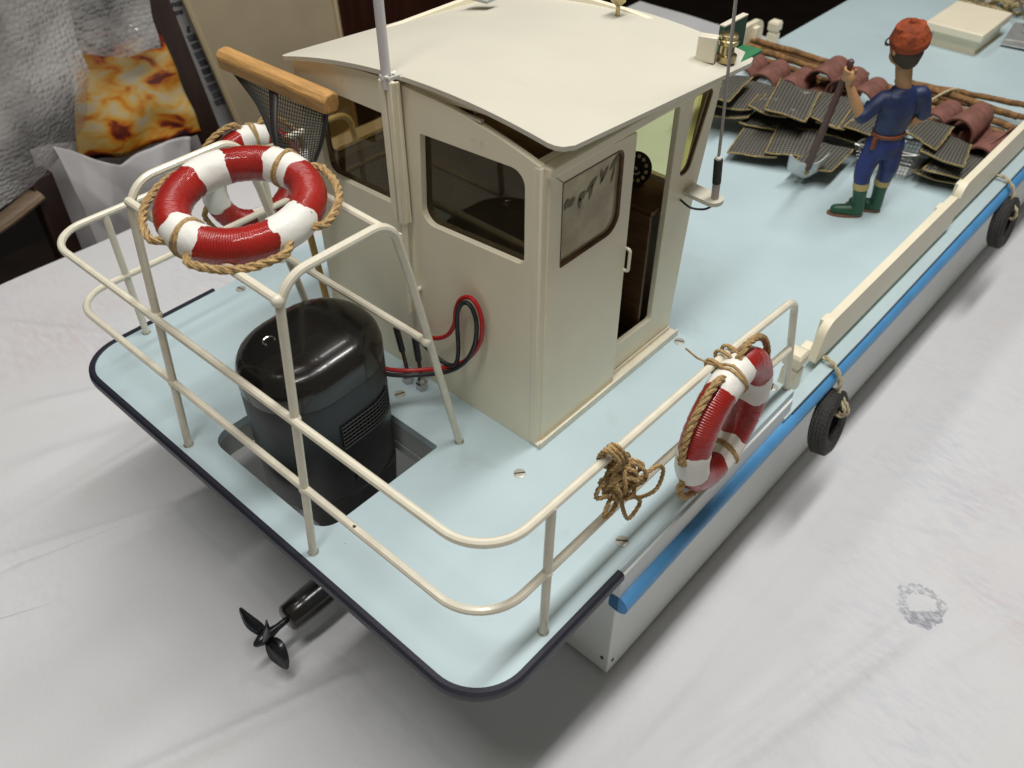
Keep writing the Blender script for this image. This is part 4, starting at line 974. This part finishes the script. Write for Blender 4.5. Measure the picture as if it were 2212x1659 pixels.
# ---------------------------------------------------------------- half-round clay tiles
def tile(name_label, x, y, z, yaw, pitch=0, flip=False, r0=.14, r1=.11, L=.46):
    z += .04
    T = Matrix.Translation((x, y, z)) @ Matrix.Rotation(yaw, 4, 'Z') @ Matrix.Rotation(pitch, 4, 'X') @ (Matrix.Rotation(math.pi, 4, 'Y') if flip else Matrix())
    mb = MB(); rings = []; n = 18
    for k in range(7):
        t = k/6; r = r0+(r1-r0)*t; yy = -L/2+L*t
        rings.append([Vector((r*math.cos(a), yy, r*1.02*math.sin(a))) for a in [R(-12+204*i/n) for i in range(n+1)]]+[Vector(((r-.016)*math.cos(a), yy, (r-.016)*1.02*math.sin(a))) for a in [R(192-204*i/n) for i in range(n+1)]])
    mb.loft([[T @ p for p in rg] for rg in rings]); single('clay_tile', mb, M['tile'], name_label, 'clay tile', 'brown half-round clay tiles piled on the foredeck', origin=(x, y, z), angle=50)
TL_ = [
 ('brown half-round clay tile farthest left, next to the wheelhouse roof', -.86, 5.32, -.03, .12, 0, False),
 ('brown half-round clay tile second from the left with its dark end showing', -.62, 5.32, -.03, .10, .04, False),
 ('white spotted clay tile left of the raised arched tile', -.37, 5.36, -.04, .08, 0, False),
 ('raised clay tile with its arch open left of the figure hand', -.16, 5.55, .06, .06, .05, False),
 ('clay tile under the raised arched one, open end in shadow', -.16, 5.42, -.13, .05, 0, False),
 ('clay tile just behind the figure raised hand', .05, 5.55, .02, .10, 0, False),
 ('clay tile with open arch between the forearm and the blue shoulder', .25, 5.55, -.02, .05, 0, False),
 ('clay tile mostly hidden behind the figure back', .62, 5.48, -.02, .1, 0, False),
 ('rounded clay tile right of the figure, lying left of the taller arched one', .94, 5.50, -.01, -.02, 0, False),
 ('tall arched clay tile with dark opening, right of the figure', 1.19, 5.45, .05, -.06, .05, False),
 ('clay tile at the right end next to the bulwark board', 1.44, 5.32, -.08, -.02, 0, False),
 ('overturned clay tile sloping between the two right hand arches', 1.36, 5.46, .03, -.14, .0, True),
 ('clay tile under the tall arched one on the right', 1.10, 5.42, -.13, -.05, 0, False),
]
for t in TL_: tile(*t)

# ---------------------------------------------------------------- wooden sticks behind the tiles
random.seed(5)
def stick(x0, x1, y0, y1, z, r, label):
    pts = []; n = 14
    for i in range(n+1):
        t = i/n; pts.append((x0+(x1-x0)*t, y0+(y1-y0)*t+random.uniform(-.006, .006), z+random.uniform(-.004, .004)+.01*math.sin(3*t)))
    mb = MB(); mb.tube(spline(pts, 2), [r*(1.05-.15*k/(2*n)+random.uniform(-.05, .05)) for k in range(2*n+1)], 8)
    return single('wooden_stick', mb, M['stick'], label, 'stick', 'bundled wooden sticks across the foredeck', origin=((x0+x1)/2, (y0+y1)/2, z), angle=60)
LS = 'bark covered stick in the bundle left of the figure behind the tiles'; RS = 'bark covered stick in the bundle right of the figure behind the tiles'
for q in ((-1.30, .02, 5.95, 5.88, -.02, .036), (-1.34, .05, 6.03, 5.98, .03, .034), (-1.28, -.1, 6.08, 6.08, -.06, .036), (-1.22, .1, 5.87, 5.80, -.07, .034), (-1.10, .1, 5.72, 5.68, -.10, .036), (-1.05, .12, 5.66, 5.60, -.05, .034), (-1.2, .0, 5.80, 5.78, -.115, .035)): stick(*q, LS)
for q in ((.28, 1.42, 6.10, 6.05, .02, .036), (.22, 1.50, 6.0, 5.92, -.03, .034), (.30, 1.55, 5.90, 5.80, -.06, .035), (.35, 1.56, 5.82, 5.62, -.11, .036), (.2, 1.52, 5.72, 5.70, -.115, .034), (.45, 1.6, 6.16, 6.42, .0, .03), (.5, 1.6, 6.12, 6.30, -.06, .03), (.3, 1.35, 6.06, 6.12, -.10, .035)): stick(*q, RS)
def tie(x, ys_, label):
    mb = MB(); mb.tube(spline([(x-.03, ys_[0], -.05), (x, ys_[0]+.03, .03), (x+.06, (ys_[0]+ys_[1])/2, .085), (x+.10, ys_[1]-.02, .075), (x+.12, ys_[1]+.03, .0), (x+.1, ys_[1], -.12)], 6), .012, 6)
    single('string_tie', mb, M['twine'], label, 'string', 'string ties round the stick bundles', origin=(x, ys_[0], 0))
tie(-.36, (5.70, 6.12), 'cream string tie round the left stick bundle'); tie(.72, (5.80, 6.14), 'cream string tie round the right stick bundle')

# ---------------------------------------------------------------- wire basket
bs = MB(); rim = [Vector(p) for p in ((.62, 4.50, .08), (1.08, 4.63, .085), (1.125, 4.92, .085), (.67, 4.80, .08))]; bot = [Vector(p) for p in ((.68, 4.56, MD+.012), (1.04, 4.665, MD+.012), (1.075, 4.87, MD+.012), (.71, 4.77, MD+.012))]
for i in range(4):
    a, b, c, d = rim[i], rim[(i+1) % 4], bot[(i+1) % 4], bot[i]; n_ = 15 if i % 2 == 0 else 9
    for k in range(n_+1): t = k/n_; bs.tube([a.lerp(b, t), d.lerp(c, t)], .0028, 4)
    for k in range(8): t = k/7; bs.tube([a.lerp(d, t), b.lerp(c, t)], .0028, 4)
for k in range(15): t = k/14; bs.tube([bot[0].lerp(bot[1], t), bot[3].lerp(bot[2], t)], .0028, 4)
for k in range(9): t = k/8; bs.tube([bot[0].lerp(bot[3], t), bot[1].lerp(bot[2], t)], .0028, 4)
bo = thing('wire_basket', (.87, 4.7, MD), 'galvanised wire mesh basket standing behind the figure legs', 'basket')
bs.build('mesh_sides', M['galv'], bo)
MB().tube(fillet(rim, .03, 4, True), .011, 8, True).build('rim', M['galv'], bo)
sg = Vector((0, 0, -.035)); MB().tube(spline([rim[0]+Vector((0, -.005, 0)), rim[0].lerp(rim[1], .5)+sg, rim[1]+Vector((.0, -.005, 0)), rim[1].lerp(rim[2], .5)+sg*.4, rim[2]], 6), .009, 6).build('rim_cord', M['galv'], bo)

# ---------------------------------------------------------------- deck hand figure
man = thing('person', (1.03, 3.93, MD), 'small painted person in orange cap, blue clothes and green boots holding a shovel', 'figure')
def remesh(o, vox, it=6):
    md = o.modifiers.new('remesh', 'REMESH'); md.mode = 'VOXEL'; md.voxel_size = vox; md.use_smooth_shade = True
    s2 = o.modifiers.new('smooth', 'SMOOTH'); s2.iterations = it; s2.factor = .5
    return o
def limb(mb, pts, rs, n=14): mb.tube(spline(pts, 4), [rs[min(int(i/4), len(rs)-1)]+(rs[min(int(i/4)+1, len(rs)-1)]-rs[min(int(i/4), len(rs)-1)])*((i % 4)/4) for i in range(4*(len(pts)-1)+1)], n); [mb.ell(p, (r, r, r), 12, 8) for p, r in zip((pts[0], pts[-1]), (rs[0], rs[-1]))]
Vv = Vector
face = Vv((-.93, .36, 0)).normalized(); side = Vv((-face.y, face.x, 0))           # side = his left
head = Vv((.985, 3.885, 1.15)); neck0 = Vv((1.035, 3.93, .86)); neck1 = Vv((1.005, 3.90, 1.02))
shL, shR = Vv((.955, 3.835, .79)), Vv((1.145, 4.03, .815))
elL, haL = Vv((.872, 3.725, .665)), Vv((.725, 3.665, .925))
elR, haR = Vv((1.185, 4.075, .655)), Vv((1.085, 4.02, .565))
bd = MB()
limb(bd, [neck0+Vv((.005, 0, -.06)), neck0, neck1], [.075, .055, .058])
bd.ell(head+Vv((0, 0, .005)), (.105, .10, .125), 18, 12)
bd.ell(head+face*.035+Vv((0, 0, -.065)), (.07, .07, .065), 14, 10)                 # jaw
bd.ell(head+face*.112+Vv((0, 0, -.02)), (.02, .02, .026), 10, 8)                  # nose
bd.ell(head+face*.095+Vv((0, 0, -.075)), (.016, .022, .008), 10, 6)               # lips
for s_ in (1, -1):
    bd.ell(head+side*.102*s_+Vv((0, 0, -.01)), (.016, .016, .030), 10, 8)         # ears
    bd.ell(head+face*.088+side*.036*s_+Vv((0, 0, .012)), (.012, .012, .010), 8, 6)
limb(bd, [shL, elL], [.047, .040]); limb(bd, [elL, elL.lerp(haL, .4), haL+(elL-haL)*.12], [.040, .039, .027])
limb(bd, [shR, elR], [.047, .040]); limb(bd, [elR, elR.lerp(haR, .5), haR], [.040, .038, .027])
grip = haL+Vv((.0, .0, .03)); axis_ = (Vv((.71, 3.68, 1.05))-Vv((.60, 3.80, .55))).normalized()
bd.ell(grip+Vv((.022, -.01, -.012)), (.040, .036, .048), 12, 10)                  # palm behind the handle
a1 = (rgt-axis_*rgt.dot(axis_)).normalized(); a2 = axis_.cross(a1)
for k in range(4):
    cpt_ = grip+axis_*(.046-.025*k)+Vv((-.004, .006, 0)); rad = .037-.001*k
    limb(bd, [cpt_+(a1*math.cos(t)+a2*math.sin(t))*rad for t in [R(40), R(95), R(150), R(205), R(250)]], [.0125, .0125, .012, .011, .009], 8)
limb(bd, [grip+a1*.034+axis_*.02, grip+a1*.036-a2*.015+axis_*.05, grip+a1*.022-a2*.028+axis_*.068], [.014, .013, .010], 8)
bd.ell(haR+Vv((-.012, -.008, -.012)), (.034, .036, .042), 12, 10)
for k in range(4):
    b0_ = haR+face*.02+side*(.028-.018*k)+Vv((0, 0, -.03)); limb(bd, [b0_, b0_+face*.022+Vv((0, 0, -.02)), b0_+face*.024+Vv((0, 0, -.042))], [.011, .010, .008], 8)
limb(bd, [haR+side*.03, haR+side*.045+face*.02+Vv((0, 0, -.02))], [.012, .009], 8)
for ax_, ay_, zz_ in ((.975, 3.845, .1), (1.068, 4.015, .1)): limb(bd, [(ax_, ay_, zz_+.06), (ax_, ay_, zz_)], [.045, .043])
limb(bd, [(1.035, 3.93, .80), (1.03, 3.93, .5)], [.09, .09])
limb(bd, [(1.0, 3.9, .48), (.965, 3.855, .25), (.975, 3.85, .12)], [.07, .055, .045]); limb(bd, [(1.06, 3.97, .48), (1.08, 3.98, .25), (1.068, 4.015, .12)], [.07, .055, .045])
remesh(bd.build('body', M['skin'], man), .0075, 5)
sh = MB(); ctr = lambda z: Vv((1.035, 3.93, z))
def trunk(mb, rows):
    rg = []
    for z, a, b, c in rows:
        rg.append([Vv((c[0], c[1], z))+side*a*math.cos(t)+face*b*math.sin(t) for t in [2*math.pi*i/24 for i in range(24)]])
    mb.loft(rg)
trunk(sh, ((.50, .120, .092, (1.03, 3.925)), (.55, .122, .095, (1.03, 3.925)), (.62, .132, .105, (1.035, 3.93)), (.70, .143, .108, (1.04, 3.935)), (.77, .150, .100, (1.045, 3.935)), (.83, .136, .084, (1.045, 3.935)), (.865, .100, .070, (1.04, 3.932)), (.882, .066, .060, (1.038, 3.93))))
limb(sh, [shL+Vv((.03, .03, -.01)), shL, shL.lerp(elL, .75), elL.lerp(shL, .06)], [.058, .060, .056, .055]); limb(sh, [shR+Vv((-.03, -.03, 0)), shR, shR.lerp(elR, .65), elR.lerp(shR, .12)], [.058, .062, .058, .056])
remesh(sh.build('shirt', M['navy'], man), .008, 6)
tr_ = MB(); trunk(tr_, ((.36, .112, .095, (1.025, 3.92)), (.44, .125, .108, (1.027, 3.922)), (.50, .122, .098, (1.03, 3.925)), (.535, .119, .092, (1.03, 3.925))))
limb(tr_, [(.995, 3.88, .44), (.965, 3.855, .28), (.963, 3.845, .20), (.972, 3.842, .135)], [.088, .073, .066, .058]); limb(tr_, [(1.065, 3.975, .44), (1.085, 3.985, .28), (1.082, 3.995, .20), (1.072, 4.008, .135)], [.088, .073, .066, .058])
remesh(tr_.build('trousers', mat('blue_trousers', (.014, .028, .15), .5, var=.35, vscale=11, bump=.7, bscale=8), man), .008, 6)
for q in (((.973, 3.843, .138), (.977, 3.845, .085)), ((1.071, 4.010, .138), (1.068, 4.012, .085))):
    MB().tube([q[0], q[1]], [.061, .058], 18).build('sock', M['sock'], man)
toe = Vv((-.80, -.50, 0)).normalized()
for (tx, ty), (hx_, hy_), td in (((.977, 3.845), (.995, 3.862), toe), ((1.067, 4.012), (1.070, 4.022), Vv((-.9, -.25, 0)).normalized())):
    bt = MB(); limb(bt, [(tx, ty, .085), ((tx+hx_)/2, (ty+hy_)/2, .0), (hx_, hy_, MD+.07)], [.055, .050, .050])
    h_ = Vv((hx_, hy_, MD+.05)); limb(bt, [h_, h_+td*.09+Vv((0, 0, -.004)), h_+td*.165+Vv((0, 0, -.008))], [.050, .047, .040])
    remesh(bt.build('boot', M['boot'], man), .0075, 6)
    sl_ = MB(); sd_ = Vv((-td.y, td.x, 0)); ring = [h_+td*(.085+.135*math.cos(t))+sd_*(.050+.006*math.cos(t))*math.sin(t) for t in [2*math.pi*i/22 for i in range(22)]]
    sl_.loft([[Vv((p.x, p.y, MD+.001)) for p in ring], [Vv((p.x, p.y, MD+.020)) for p in ring]]); sl_.build('sole', M['sole'], man)
bl = MB(); bl.loft([[Vv((1.03, 3.925, z))+side*.131*math.cos(t)+face*.104*math.sin(t) for t in [2*math.pi*i/30 for i in range(30)]] for z in (.517, .545)], False, False)
q_ = bl.build('belt', M['leather'], man); q_.modifiers.new('solid', 'SOLIDIFY').thickness = .012
kp = Vv((1.03, 3.925, .50))+side*.135-face*.015; MB().box(kp+Vv((0, 0, -.02)), (.035, .028, .10), rz=math.atan2(side.y, side.x)).build('belt_pouch', M['leather'], man, bevel=.006)
hr = MB(); hr.ell(head-face*.018+Vv((0, 0, -.012)), (.108, .106, .110), 18, 12); hr.ell(head-face*.045+Vv((0, 0, -.055)), (.075, .078, .075), 16, 10); remesh(hr.build('hair', M['hair'], man), .008, 4)
ht = MB(); hc = head+Vv((.003, .004, .055))-face*.008; tilt = Matrix.Translation(hc) @ Matrix.Rotation(R(14), 4, side.cross(Vv((0, 0, 1)))*-1) 
ht.lathe([(.10, -.045), (.122, -.045), (.132, -.015), (.129, .03), (.112, .075), (.084, .106), (.05, .122), (.02, .128), (.001, .129)], 30, tilt)
ht.tube([tilt @ Vector((.124*math.cos(t), .124*math.sin(t), .012+.012*math.sin(2*t))) for t in [2*math.pi*i/30 for i in range(30)]], .013, 8, True)
ht.ell(tilt @ Vector((.012, .004, .134)), (.030, .030, .024), 14, 10)
ht.tube([tilt @ Vector((.09*math.cos(t)*(1-.1*math.sin(3*t)), .09*math.sin(t), .103+.008*math.sin(3*t))) for t in [2*math.pi*i/24 for i in range(18)]], .011, 6)
remesh(ht.build('cap', M['hat'], man), .0085, 3)
gl_ = MB()
for s_ in (1, -1):
    c_ = head+face*.122+side*.042*s_+Vv((0, 0, .008)); gl_.tube([c_+side*.030*math.cos(t)+Vv((0, 0, .026*math.sin(t))) for t in [2*math.pi*i/16 for i in range(16)]], .0055, 6, True)
    gl_.tube([c_+side*.03*s_, head+side*.112*s_+Vv((0, 0, .012))], .005, 6)
gl_.tube([head+face*.124+side*.013, head+face*.124-side*.013], .005, 6); gl_.build('glasses', M['dull'], man)

# shovel in his left hand
sv = thing('shovel', (.47, 4.0, -.1), 'shovel with brown handle and rounded silver blade held by the figure', 'shovel')
s_top, s_bot = Vv((.715, 3.672, 1.045)), Vv((.475, 3.985, .02))
MB().tube([s_top+(s_top-s_bot).normalized()*.012, s_top, s_top.lerp(s_bot, .5), s_bot, s_bot+(s_bot-s_top).normalized()*.02], [.018, .025, .027, .031, .022], 12).build('handle', M['shovelwood'], sv)
sd = (s_bot-s_top).normalized(); sx_ = Vv((.744, .668, 0)); sx_ = (sx_-sd*sx_.dot(sd)).normalized(); sn = sx_.cross(sd)
if sn.dot(fwd) > 0: sn = -sn
bv = []; NU_, NV_ = 16, 10
for j in range(NV_+1):
    v = j/NV_; half = .155*(1-.10*v) if v < .55 else .155*.945*math.sqrt(max(0.0, 1-((v-.55)/.46)**2))
    for i in range(NU_+1):
        u = -1+2*i/NU_; bv.append(s_bot+sd*(-.055+.17*v-.045*u*u*(1-v))+sx_*half*u-sn*(.075*u*u*(1-.4*v))+sn*.010)
bmb = MB(); bmb.add(bv, [(j*(NU_+1)+i, j*(NU_+1)+i+1, (j+1)*(NU_+1)+i+1, (j+1)*(NU_+1)+i) for j in range(NV_) for i in range(NU_)])
bo_ = bmb.build('blade', M['alu'], sv, angle=60); q_ = bo_.modifiers.new('solid', 'SOLIDIFY'); q_.thickness = .009
MB().ell(s_bot+sd*.035+sn*.012, (.022, .022, .034), 12, 8).build('socket_tip', M['binding'], sv)

# ---------------------------------------------------------------- foredeck gear at the far end
an_ = thing('anchor', (.68, 8.3, MD), 'small folding plate anchor lying beside the cream hatch', 'anchor')
af = MB(); af.plate([[(.61, 8.08), (.92, 8.12), (.98, 8.30), (.70, 8.66), (.55, 8.62)], [(.70, 8.42), (.78, 8.40), (.68, 8.56)]], lambda a, b: (a, b, MD+.03+.12*(b-8.05)), (0, 0, -.014)); af.build('fluke', M['alu'], an_, smooth=False, bevel=.003)
MB().tube([(.42, 8.95, .09), (.70, 8.55, -.03), (.80, 8.3, -.06)], .016, 8).build('shank', M['galv'], an_)
MB().tube([(.60, 8.22, MD+.05), (1.02, 8.3, MD+.05)], .014, 8).build('stock', M['galv'], an_)
random.seed(31); pr_ = MB()
for i in range(16):
    cx_, cy_ = random.uniform(-.05, .75), random.uniform(9.0, 9.8); rx, ry = random.uniform(.12, .26), random.uniform(.10, .2); ph = random.uniform(0, 3.1); zc = MD+.04+random.uniform(0, .14)
    pr_.rope(spline([(cx_+rx*math.cos(t)*math.cos(ph)-ry*math.sin(t)*math.sin(ph), cy_+rx*math.cos(t)*math.sin(ph)+ry*math.sin(t)*math.cos(ph), zc+.035*math.sin(2*t+i)) for t in [2*math.pi*k/10 for k in range(10)]], 3, True), .024, True)
single('rope_pile', pr_, mat('pale_rope', (.42, .33, .17), .9, var=.35, vscale=30, bump=.4), 'loose tangle of pale rope heaped behind the cream hatch', 'rope', origin=(.3, 9.3, MD), angle=60)
bt_ = MB(); bt_.box((.03, 9.22, MD+.12), (.10, .10, .24)); bt_.box((.03, 9.22, MD+.05), (.22, .22, .10)); bt_.build('towing_post', M['cream'], barge, bevel=.01)
MB().box((.55, 9.95, MD+.08), (.5, .12, .03)).build('bow_cleat', M['hull'], barge, bevel=.01)

# ---------------------------------------------------------------- things behind the table
bb = thing('board', (-6.7, 4.0, -8.9), 'large beige board with pale edge leaning behind the table', 'board')
pb = MB(); pl_ = [Vv((-6.62, 2.60, .9)), Vv((-6.5, 3.23, -2.6)), Vv((-6.5, 4.86, -2.2)), Vv((-6.62, 4.80, .9))]
bb_n = Vv((-.07, 0, 0)); pb.add(pl_+[p+bb_n for p in pl_], [(0, 1, 2, 3), (4, 7, 6, 5), (0, 4, 5, 1), (1, 5, 6, 2), (2, 6, 7, 3), (3, 7, 4, 0)])
pb.build('panel', M['board'], bb, smooth=False)
es = MB()
for q in range(2):
    a, b = [(pl_[0], pl_[1]), (pl_[3], pl_[2])][q]
    es.tube([a+Vv((.01, .012 if q == 0 else -.012, 0)), b+Vv((.01, .012 if q == 0 else -.012, 0))], .036, 6)
es.tube([pl_[1], pl_[2]], .036, 6); es.build('edge_strip', M['boardedge'], bb)
# feet so that it stands on the floor
MB().box((-6.6, 3.3, -5.75), (.10, .16, 6.5)).build('support_leg', M['darkwood'], bb); MB().box((-6.6, 4.7, -5.6), (.10, .16, 6.9)).build('support_leg', M['darkwood'], bb)
pst = MB(); pA, pB = Vv((-6.2, 2.17, .75)), Vv((-6.2, 2.75, -3.3))
pst.add([pA+Vv((0, -.15, 0)), pA+Vv((0, .15, 0)), pB+Vv((0, .15, 0)), pB+Vv((0, -.15, 0)), pA+Vv((-.16, -.15, 0)), pA+Vv((-.16, .15, 0)), pB+Vv((-.16, .15, 0)), pB+Vv((-.16, -.15, 0))], [(0, 1, 2, 3), (4, 7, 6, 5), (0, 4, 5, 1), (1, 5, 6, 2), (2, 6, 7, 3), (3, 7, 4, 0)])
pst.add([pB+Vv((0, -.15, 0)), pB+Vv((0, .15, 0)), Vv((-6.2, 3.75, -9.0)), Vv((-6.2, 3.45, -9.0)), pB+Vv((-.16, -.15, 0)), pB+Vv((-.16, .15, 0)), Vv((-6.36, 3.75, -9.0)), Vv((-6.36, 3.45, -9.0))], [(0, 1, 2, 3), (4, 7, 6, 5), (0, 4, 5, 1), (1, 5, 6, 2), (2, 6, 7, 3), (3, 7, 4, 0)])
single('wooden_post', pst, M['darkwood'], 'dark brown slanting wooden post between the orange print and the beige board', 'post', smooth=False, bevel=.02, origin=(-6.2, 2.7, -4))
nw = thing('newspaper', (-6.72, 2.8, -1), 'strip of printed newspaper between the dark post and the beige board', 'newspaper')
def nwp(u, w, d=0): return Vv((-6.72+d, 2.45+.36*u+.172*(.35-w), w))                # u across, w height
npm = MB(); npm.add([nwp(-.3, .45), nwp(1.6, .45), nwp(1.6, -2.4), nwp(-.3, -2.4)], [(0, 1, 2, 3)]); no_ = npm.build('page', M['news'], nw, smooth=False); no_.modifiers.new('solid', 'SOLIDIFY').thickness = .01
def text(s, y, z, size, m, par, rot):
    cu = bpy.data.curves.new('print', 'FONT'); cu.body = s; cu.size = size; cu.extrude = .002; cu.offset = .004
    ob = bpy.data.objects.new('print', cu); COL.objects.link(ob)
    bpy.context.view_layer.update(); me = bpy.data.meshes.new_from_object(ob.evaluated_get(bpy.context.evaluated_depsgraph_get()))
    bpy.data.objects.remove(ob)
    o2 = bpy.data.objects.new('printed_text', me); COL.objects.link(o2); me.materials.append(m)
    mt_ = Matrix.Translation((-6.708, y, z)) @ Matrix.Rotation(rot, 4, 'X') @ Matrix(((0, 0, 1, 0), (1, 0, 0, 0), (0, 1, 0, 0), (0, 0, 0, 1)))
    me.transform(mt_); o2.parent = par; o2.location = -WL[par.name]; return o2
text('enco', 2.62, -.035, .088, M['ink'], nw, R(-5)); text('sans', 2.623, -.128, .088, M['ink'], nw, R(-5)); text('g', 2.765, -.335, .10, M['ink'], nw, R(-5))
ph_ = MB(); random.seed(14)
for k in range(9):
    z0 = -.39-.105*k; a0, a1 = .47+.0*k+random.uniform(-.03, .02), 1.6
    ph_.add([nwp(a0, z0, .012), nwp(a1, z0+.02, .012), nwp(a1, z0-.09, .012), nwp(a0+.03, z0-.085+random.uniform(-.012, .012), .012)], [(0, 1, 2, 3)])
ph_.build('printed_pictures', M['inkgrey'], nw, smooth=False)

def sheet(name, fn, nu, nv, m, parent=None, th=0.0):
    mb = MB(); vs = [fn(i/nu, j/nv) for j in range(nv+1) for i in range(nu+1)]
    mb.add(vs, [(j*(nu+1)+i, j*(nu+1)+i+1, (j+1)*(nu+1)+i+1, (j+1)*(nu+1)+i) for j in range(nv) for i in range(nu)])
    o = mb.build(name, m, parent, angle=70); me = o.data; uv = me.uv_layers.new(name='UVMap')
    for lp_ in me.loops:
        k = lp_.vertex_index; uv.data[lp_.index].uv = ((k % (nu+1))/nu, (k//(nu+1))/nv)
    if th: o.modifiers.new('solid', 'SOLIDIFY').thickness = th
    return o
from mathutils import noise as NZ
def nz(x, y, z=0.0): return NZ.noise(Vector((x, y, z)))
def bilerp(q, u, v): a, b, c, d = [Vv(p) for p in q]; return (a*(1-u)+b*u)*(1-v)+(d*(1-u)+c*u)*v
# orange printed picture
qp = ((-5.98, 1.16, .42), (-6.02, 2.10, .02), (-6.0, 2.26, -1.18), (-5.98, .80, -1.02))
# uv v runs from the top (0) to the bottom
po_ = sheet('printed_picture', lambda u, v: bilerp(qp, u, v)+Vv((.10*nz(3*u, 3*v, 2), .02*nz(4*u, 4*v), .05*nz(4*u, 3*v, 5))), 24, 20, M['poster'], th=.012)
tag(po_, 'creased glossy print of golden browned baked food behind the table', 'print'); WL[po_.name] = Vv((0, 0, 0))
# bubble wrap
bw_ = thing('bubble_wrap', (-5.6, .2, -.3), 'big hanging bundle of clear bubble wrap at the upper left', 'bubble wrap')
def bubA(u, v):
    y = -1.9+3.0*u; z = 1.5-2.5*v
    bot = -.50-.28*(1-u)-.22*math.sin(math.pi*u)
    z = 1.6+(bot-1.6)*v
    yy = y-.16*v*v*(u) - .20*max(0, v-.75)*u*4*.4
    return Vv((-5.25-.30*abs(2*u-1)**2.2+.14*nz(2.2*u, 2.2*v, 1)+.018*nz(9*u, 7*v, 3)-.35*max(0, v-.8)**2*4, yy+.05*nz(3*u, 6*v, 7), z+.04*nz(7*u, 3*v, 9)))
sheet('film', bubA, 90, 90, M['bubble'], bw_)
def bubA2(u, v):
    p = bubA(u, v); return Vv((p.x-.55-.1*math.sin(3*u), p.y, p.z+.05*nz(5*u, 5*v)))
sheet('film', bubA2, 50, 50, M['bubble'], bw_)
def bubB(u, v):
    y = .55+1.42*u; z = 1.3-(.90+.22*math.sin(2.2*u)+.30*u)*v
    return Vv((-5.85+.10*nz(3*u, 3*v, 4)+.015*nz(10*u, 8*v, 6), y+.05*nz(4*v, u), z+.05*nz(5*u, 2*v, 8)))
sheet('film', bubB, 60, 40, M['bubble'], bw_)
# crumpled white carrier bag: folded panels
cb = thing('white_bag', (-5.5, 1, -9), 'crumpled white paper bag with folded rim under the orange print', 'bag')
def bagA(u, v):
    # V shaped mouth: left panel slopes down to a fold, right panel rises again
    k = .46
    zt = (-.44-.50*(u/k)) if u < k else (-.94+.13*math.sin(2.6*((u-k)/(1-k))))
    yt = .42+.62*(u/k) if u < k else 1.04+.78*(u-k)/(1-k)
    yb = .55+.95*u
    fold = .16*(1-min(1, abs(u-k)/.22))*(1-.6*v)
    cr = .10*abs(((u*2.6+v*1.1) % 1)-.5)+.08*abs(((u*1.5-v*2.1+.3) % 1)-.5)
    return Vv((-5.45-fold+cr+.05*nz(3*u, 2*v, 11), yt+(yb-yt)*v**.8+.02*nz(5*u, 4*v), zt+(-2.5-zt)*v+.03*nz(6*u, 5*v, 2)*v))
sheet('front', bagA, 60, 50, M['bag'], cb, .01)
def bagB(u, v):
    return bilerp(((-6.15, .45, -.75), (-6.15, 2.25, -.95), (-6.1, 2.2, -9.0), (-6.1, .5, -9.0)), u, v)+Vv((.1*nz(3*u, 4*v), 0, .04*nz(5*u, 4*v)))
sheet('back', bagB, 20, 20, M['bag'], cb, .01)
def bagC(u, v):
    return bilerp(((-5.42, .35, -2.4), (-5.42, 1.7, -2.4), (-5.5, 1.75, -9.0), (-5.5, .4, -9.0)), u, v)+Vv((.05*nz(3*u, 4*v), 0, 0))
sheet('lower_front', bagC, 16, 16, M['bag'], cb, .01)
# bigger paper behind, white slivers seen beside the post
wp = sheet('backing_paper', lambda u, v: bilerp(((-6.25, 1.4, .0), (-6.25, 2.36, -.1), (-6.25, 2.62, -2.0), (-6.25, 1.0, -1.9)), u, v)+Vv((.05*nz(4*u, 4*v), .02*nz(6*u, 6*v), 0)), 16, 16, M['bag'], th=.01)
tag(wp, 'white wrapping paper showing as slivers between print and dark post', 'paper')
# chair behind the table
chr_ = thing('chair', (-6, -.4, -9), 'dark wooden chair with a lighter worn rail behind the table edge', 'chair')
for y_ in (.30, -2.0): MB().box((-5.75, y_, -4.9), (.22, .24, 8.2)).build('back_post', M['darkwood'], chr_, bevel=.03)
MB().tube(spline([(-5.68, .22, -.98), (-5.60, -.35, -1.10), (-5.58, -1.0, -1.14), (-5.68, -1.95, -1.05)], 6), .115, 12, flat=.55).build('top_rail', M['beigewood'], chr_)
MB().box((-5.75, -.85, -2.2), (.10, 2.1, .26)).build('lower_rail', M['redwood'], chr_, bevel=.02); MB().box((-6.6, -.85, -4.6), (2.0, 2.5, .22)).build('seat', M['darkwood'], chr_, bevel=.03)
for y_ in (.25, -1.95): MB().box((-7.45, y_, -6.85), (.2, .2, 4.3)).build('front_leg', M['darkwood'], chr_)
MB().tube([(-5.7, -.5, -1.3), (-5.75, -.55, -2.1)], .05, 8).build('spindle', M['wellgrey'], chr_)
# dark cupboard beyond
cp_ = thing('cupboard', (-10, 9, -9), 'tall dark mahogany cupboard beyond the table, left of the roof', 'cupboard')
MB().box((-9.4, 9.0, -3.0), (1.2, 6.5, 12.0)).build('carcass', M['redwood'], cp_, bevel=.03)
MB().box((-8.78, 7.4, -3.0), (.06, 2.9, 11.0)).build('door', M['redwood'], cp_, bevel=.03); MB().box((-8.78, 10.5, -3.0), (.06, 2.9, 11.0)).build('door', M['redwood'], cp_, bevel=.03)

S.render.engine = 'CYCLES'
S.cycles.max_bounces = 8; S.cycles.transparent_max_bounces = 16; S.cycles.caustics_reflective = False; S.cycles.caustics_refractive = False
S.cycles.sample_clamp_indirect = 4.0
S.render.resolution_x, S.render.resolution_y = 1024, 768
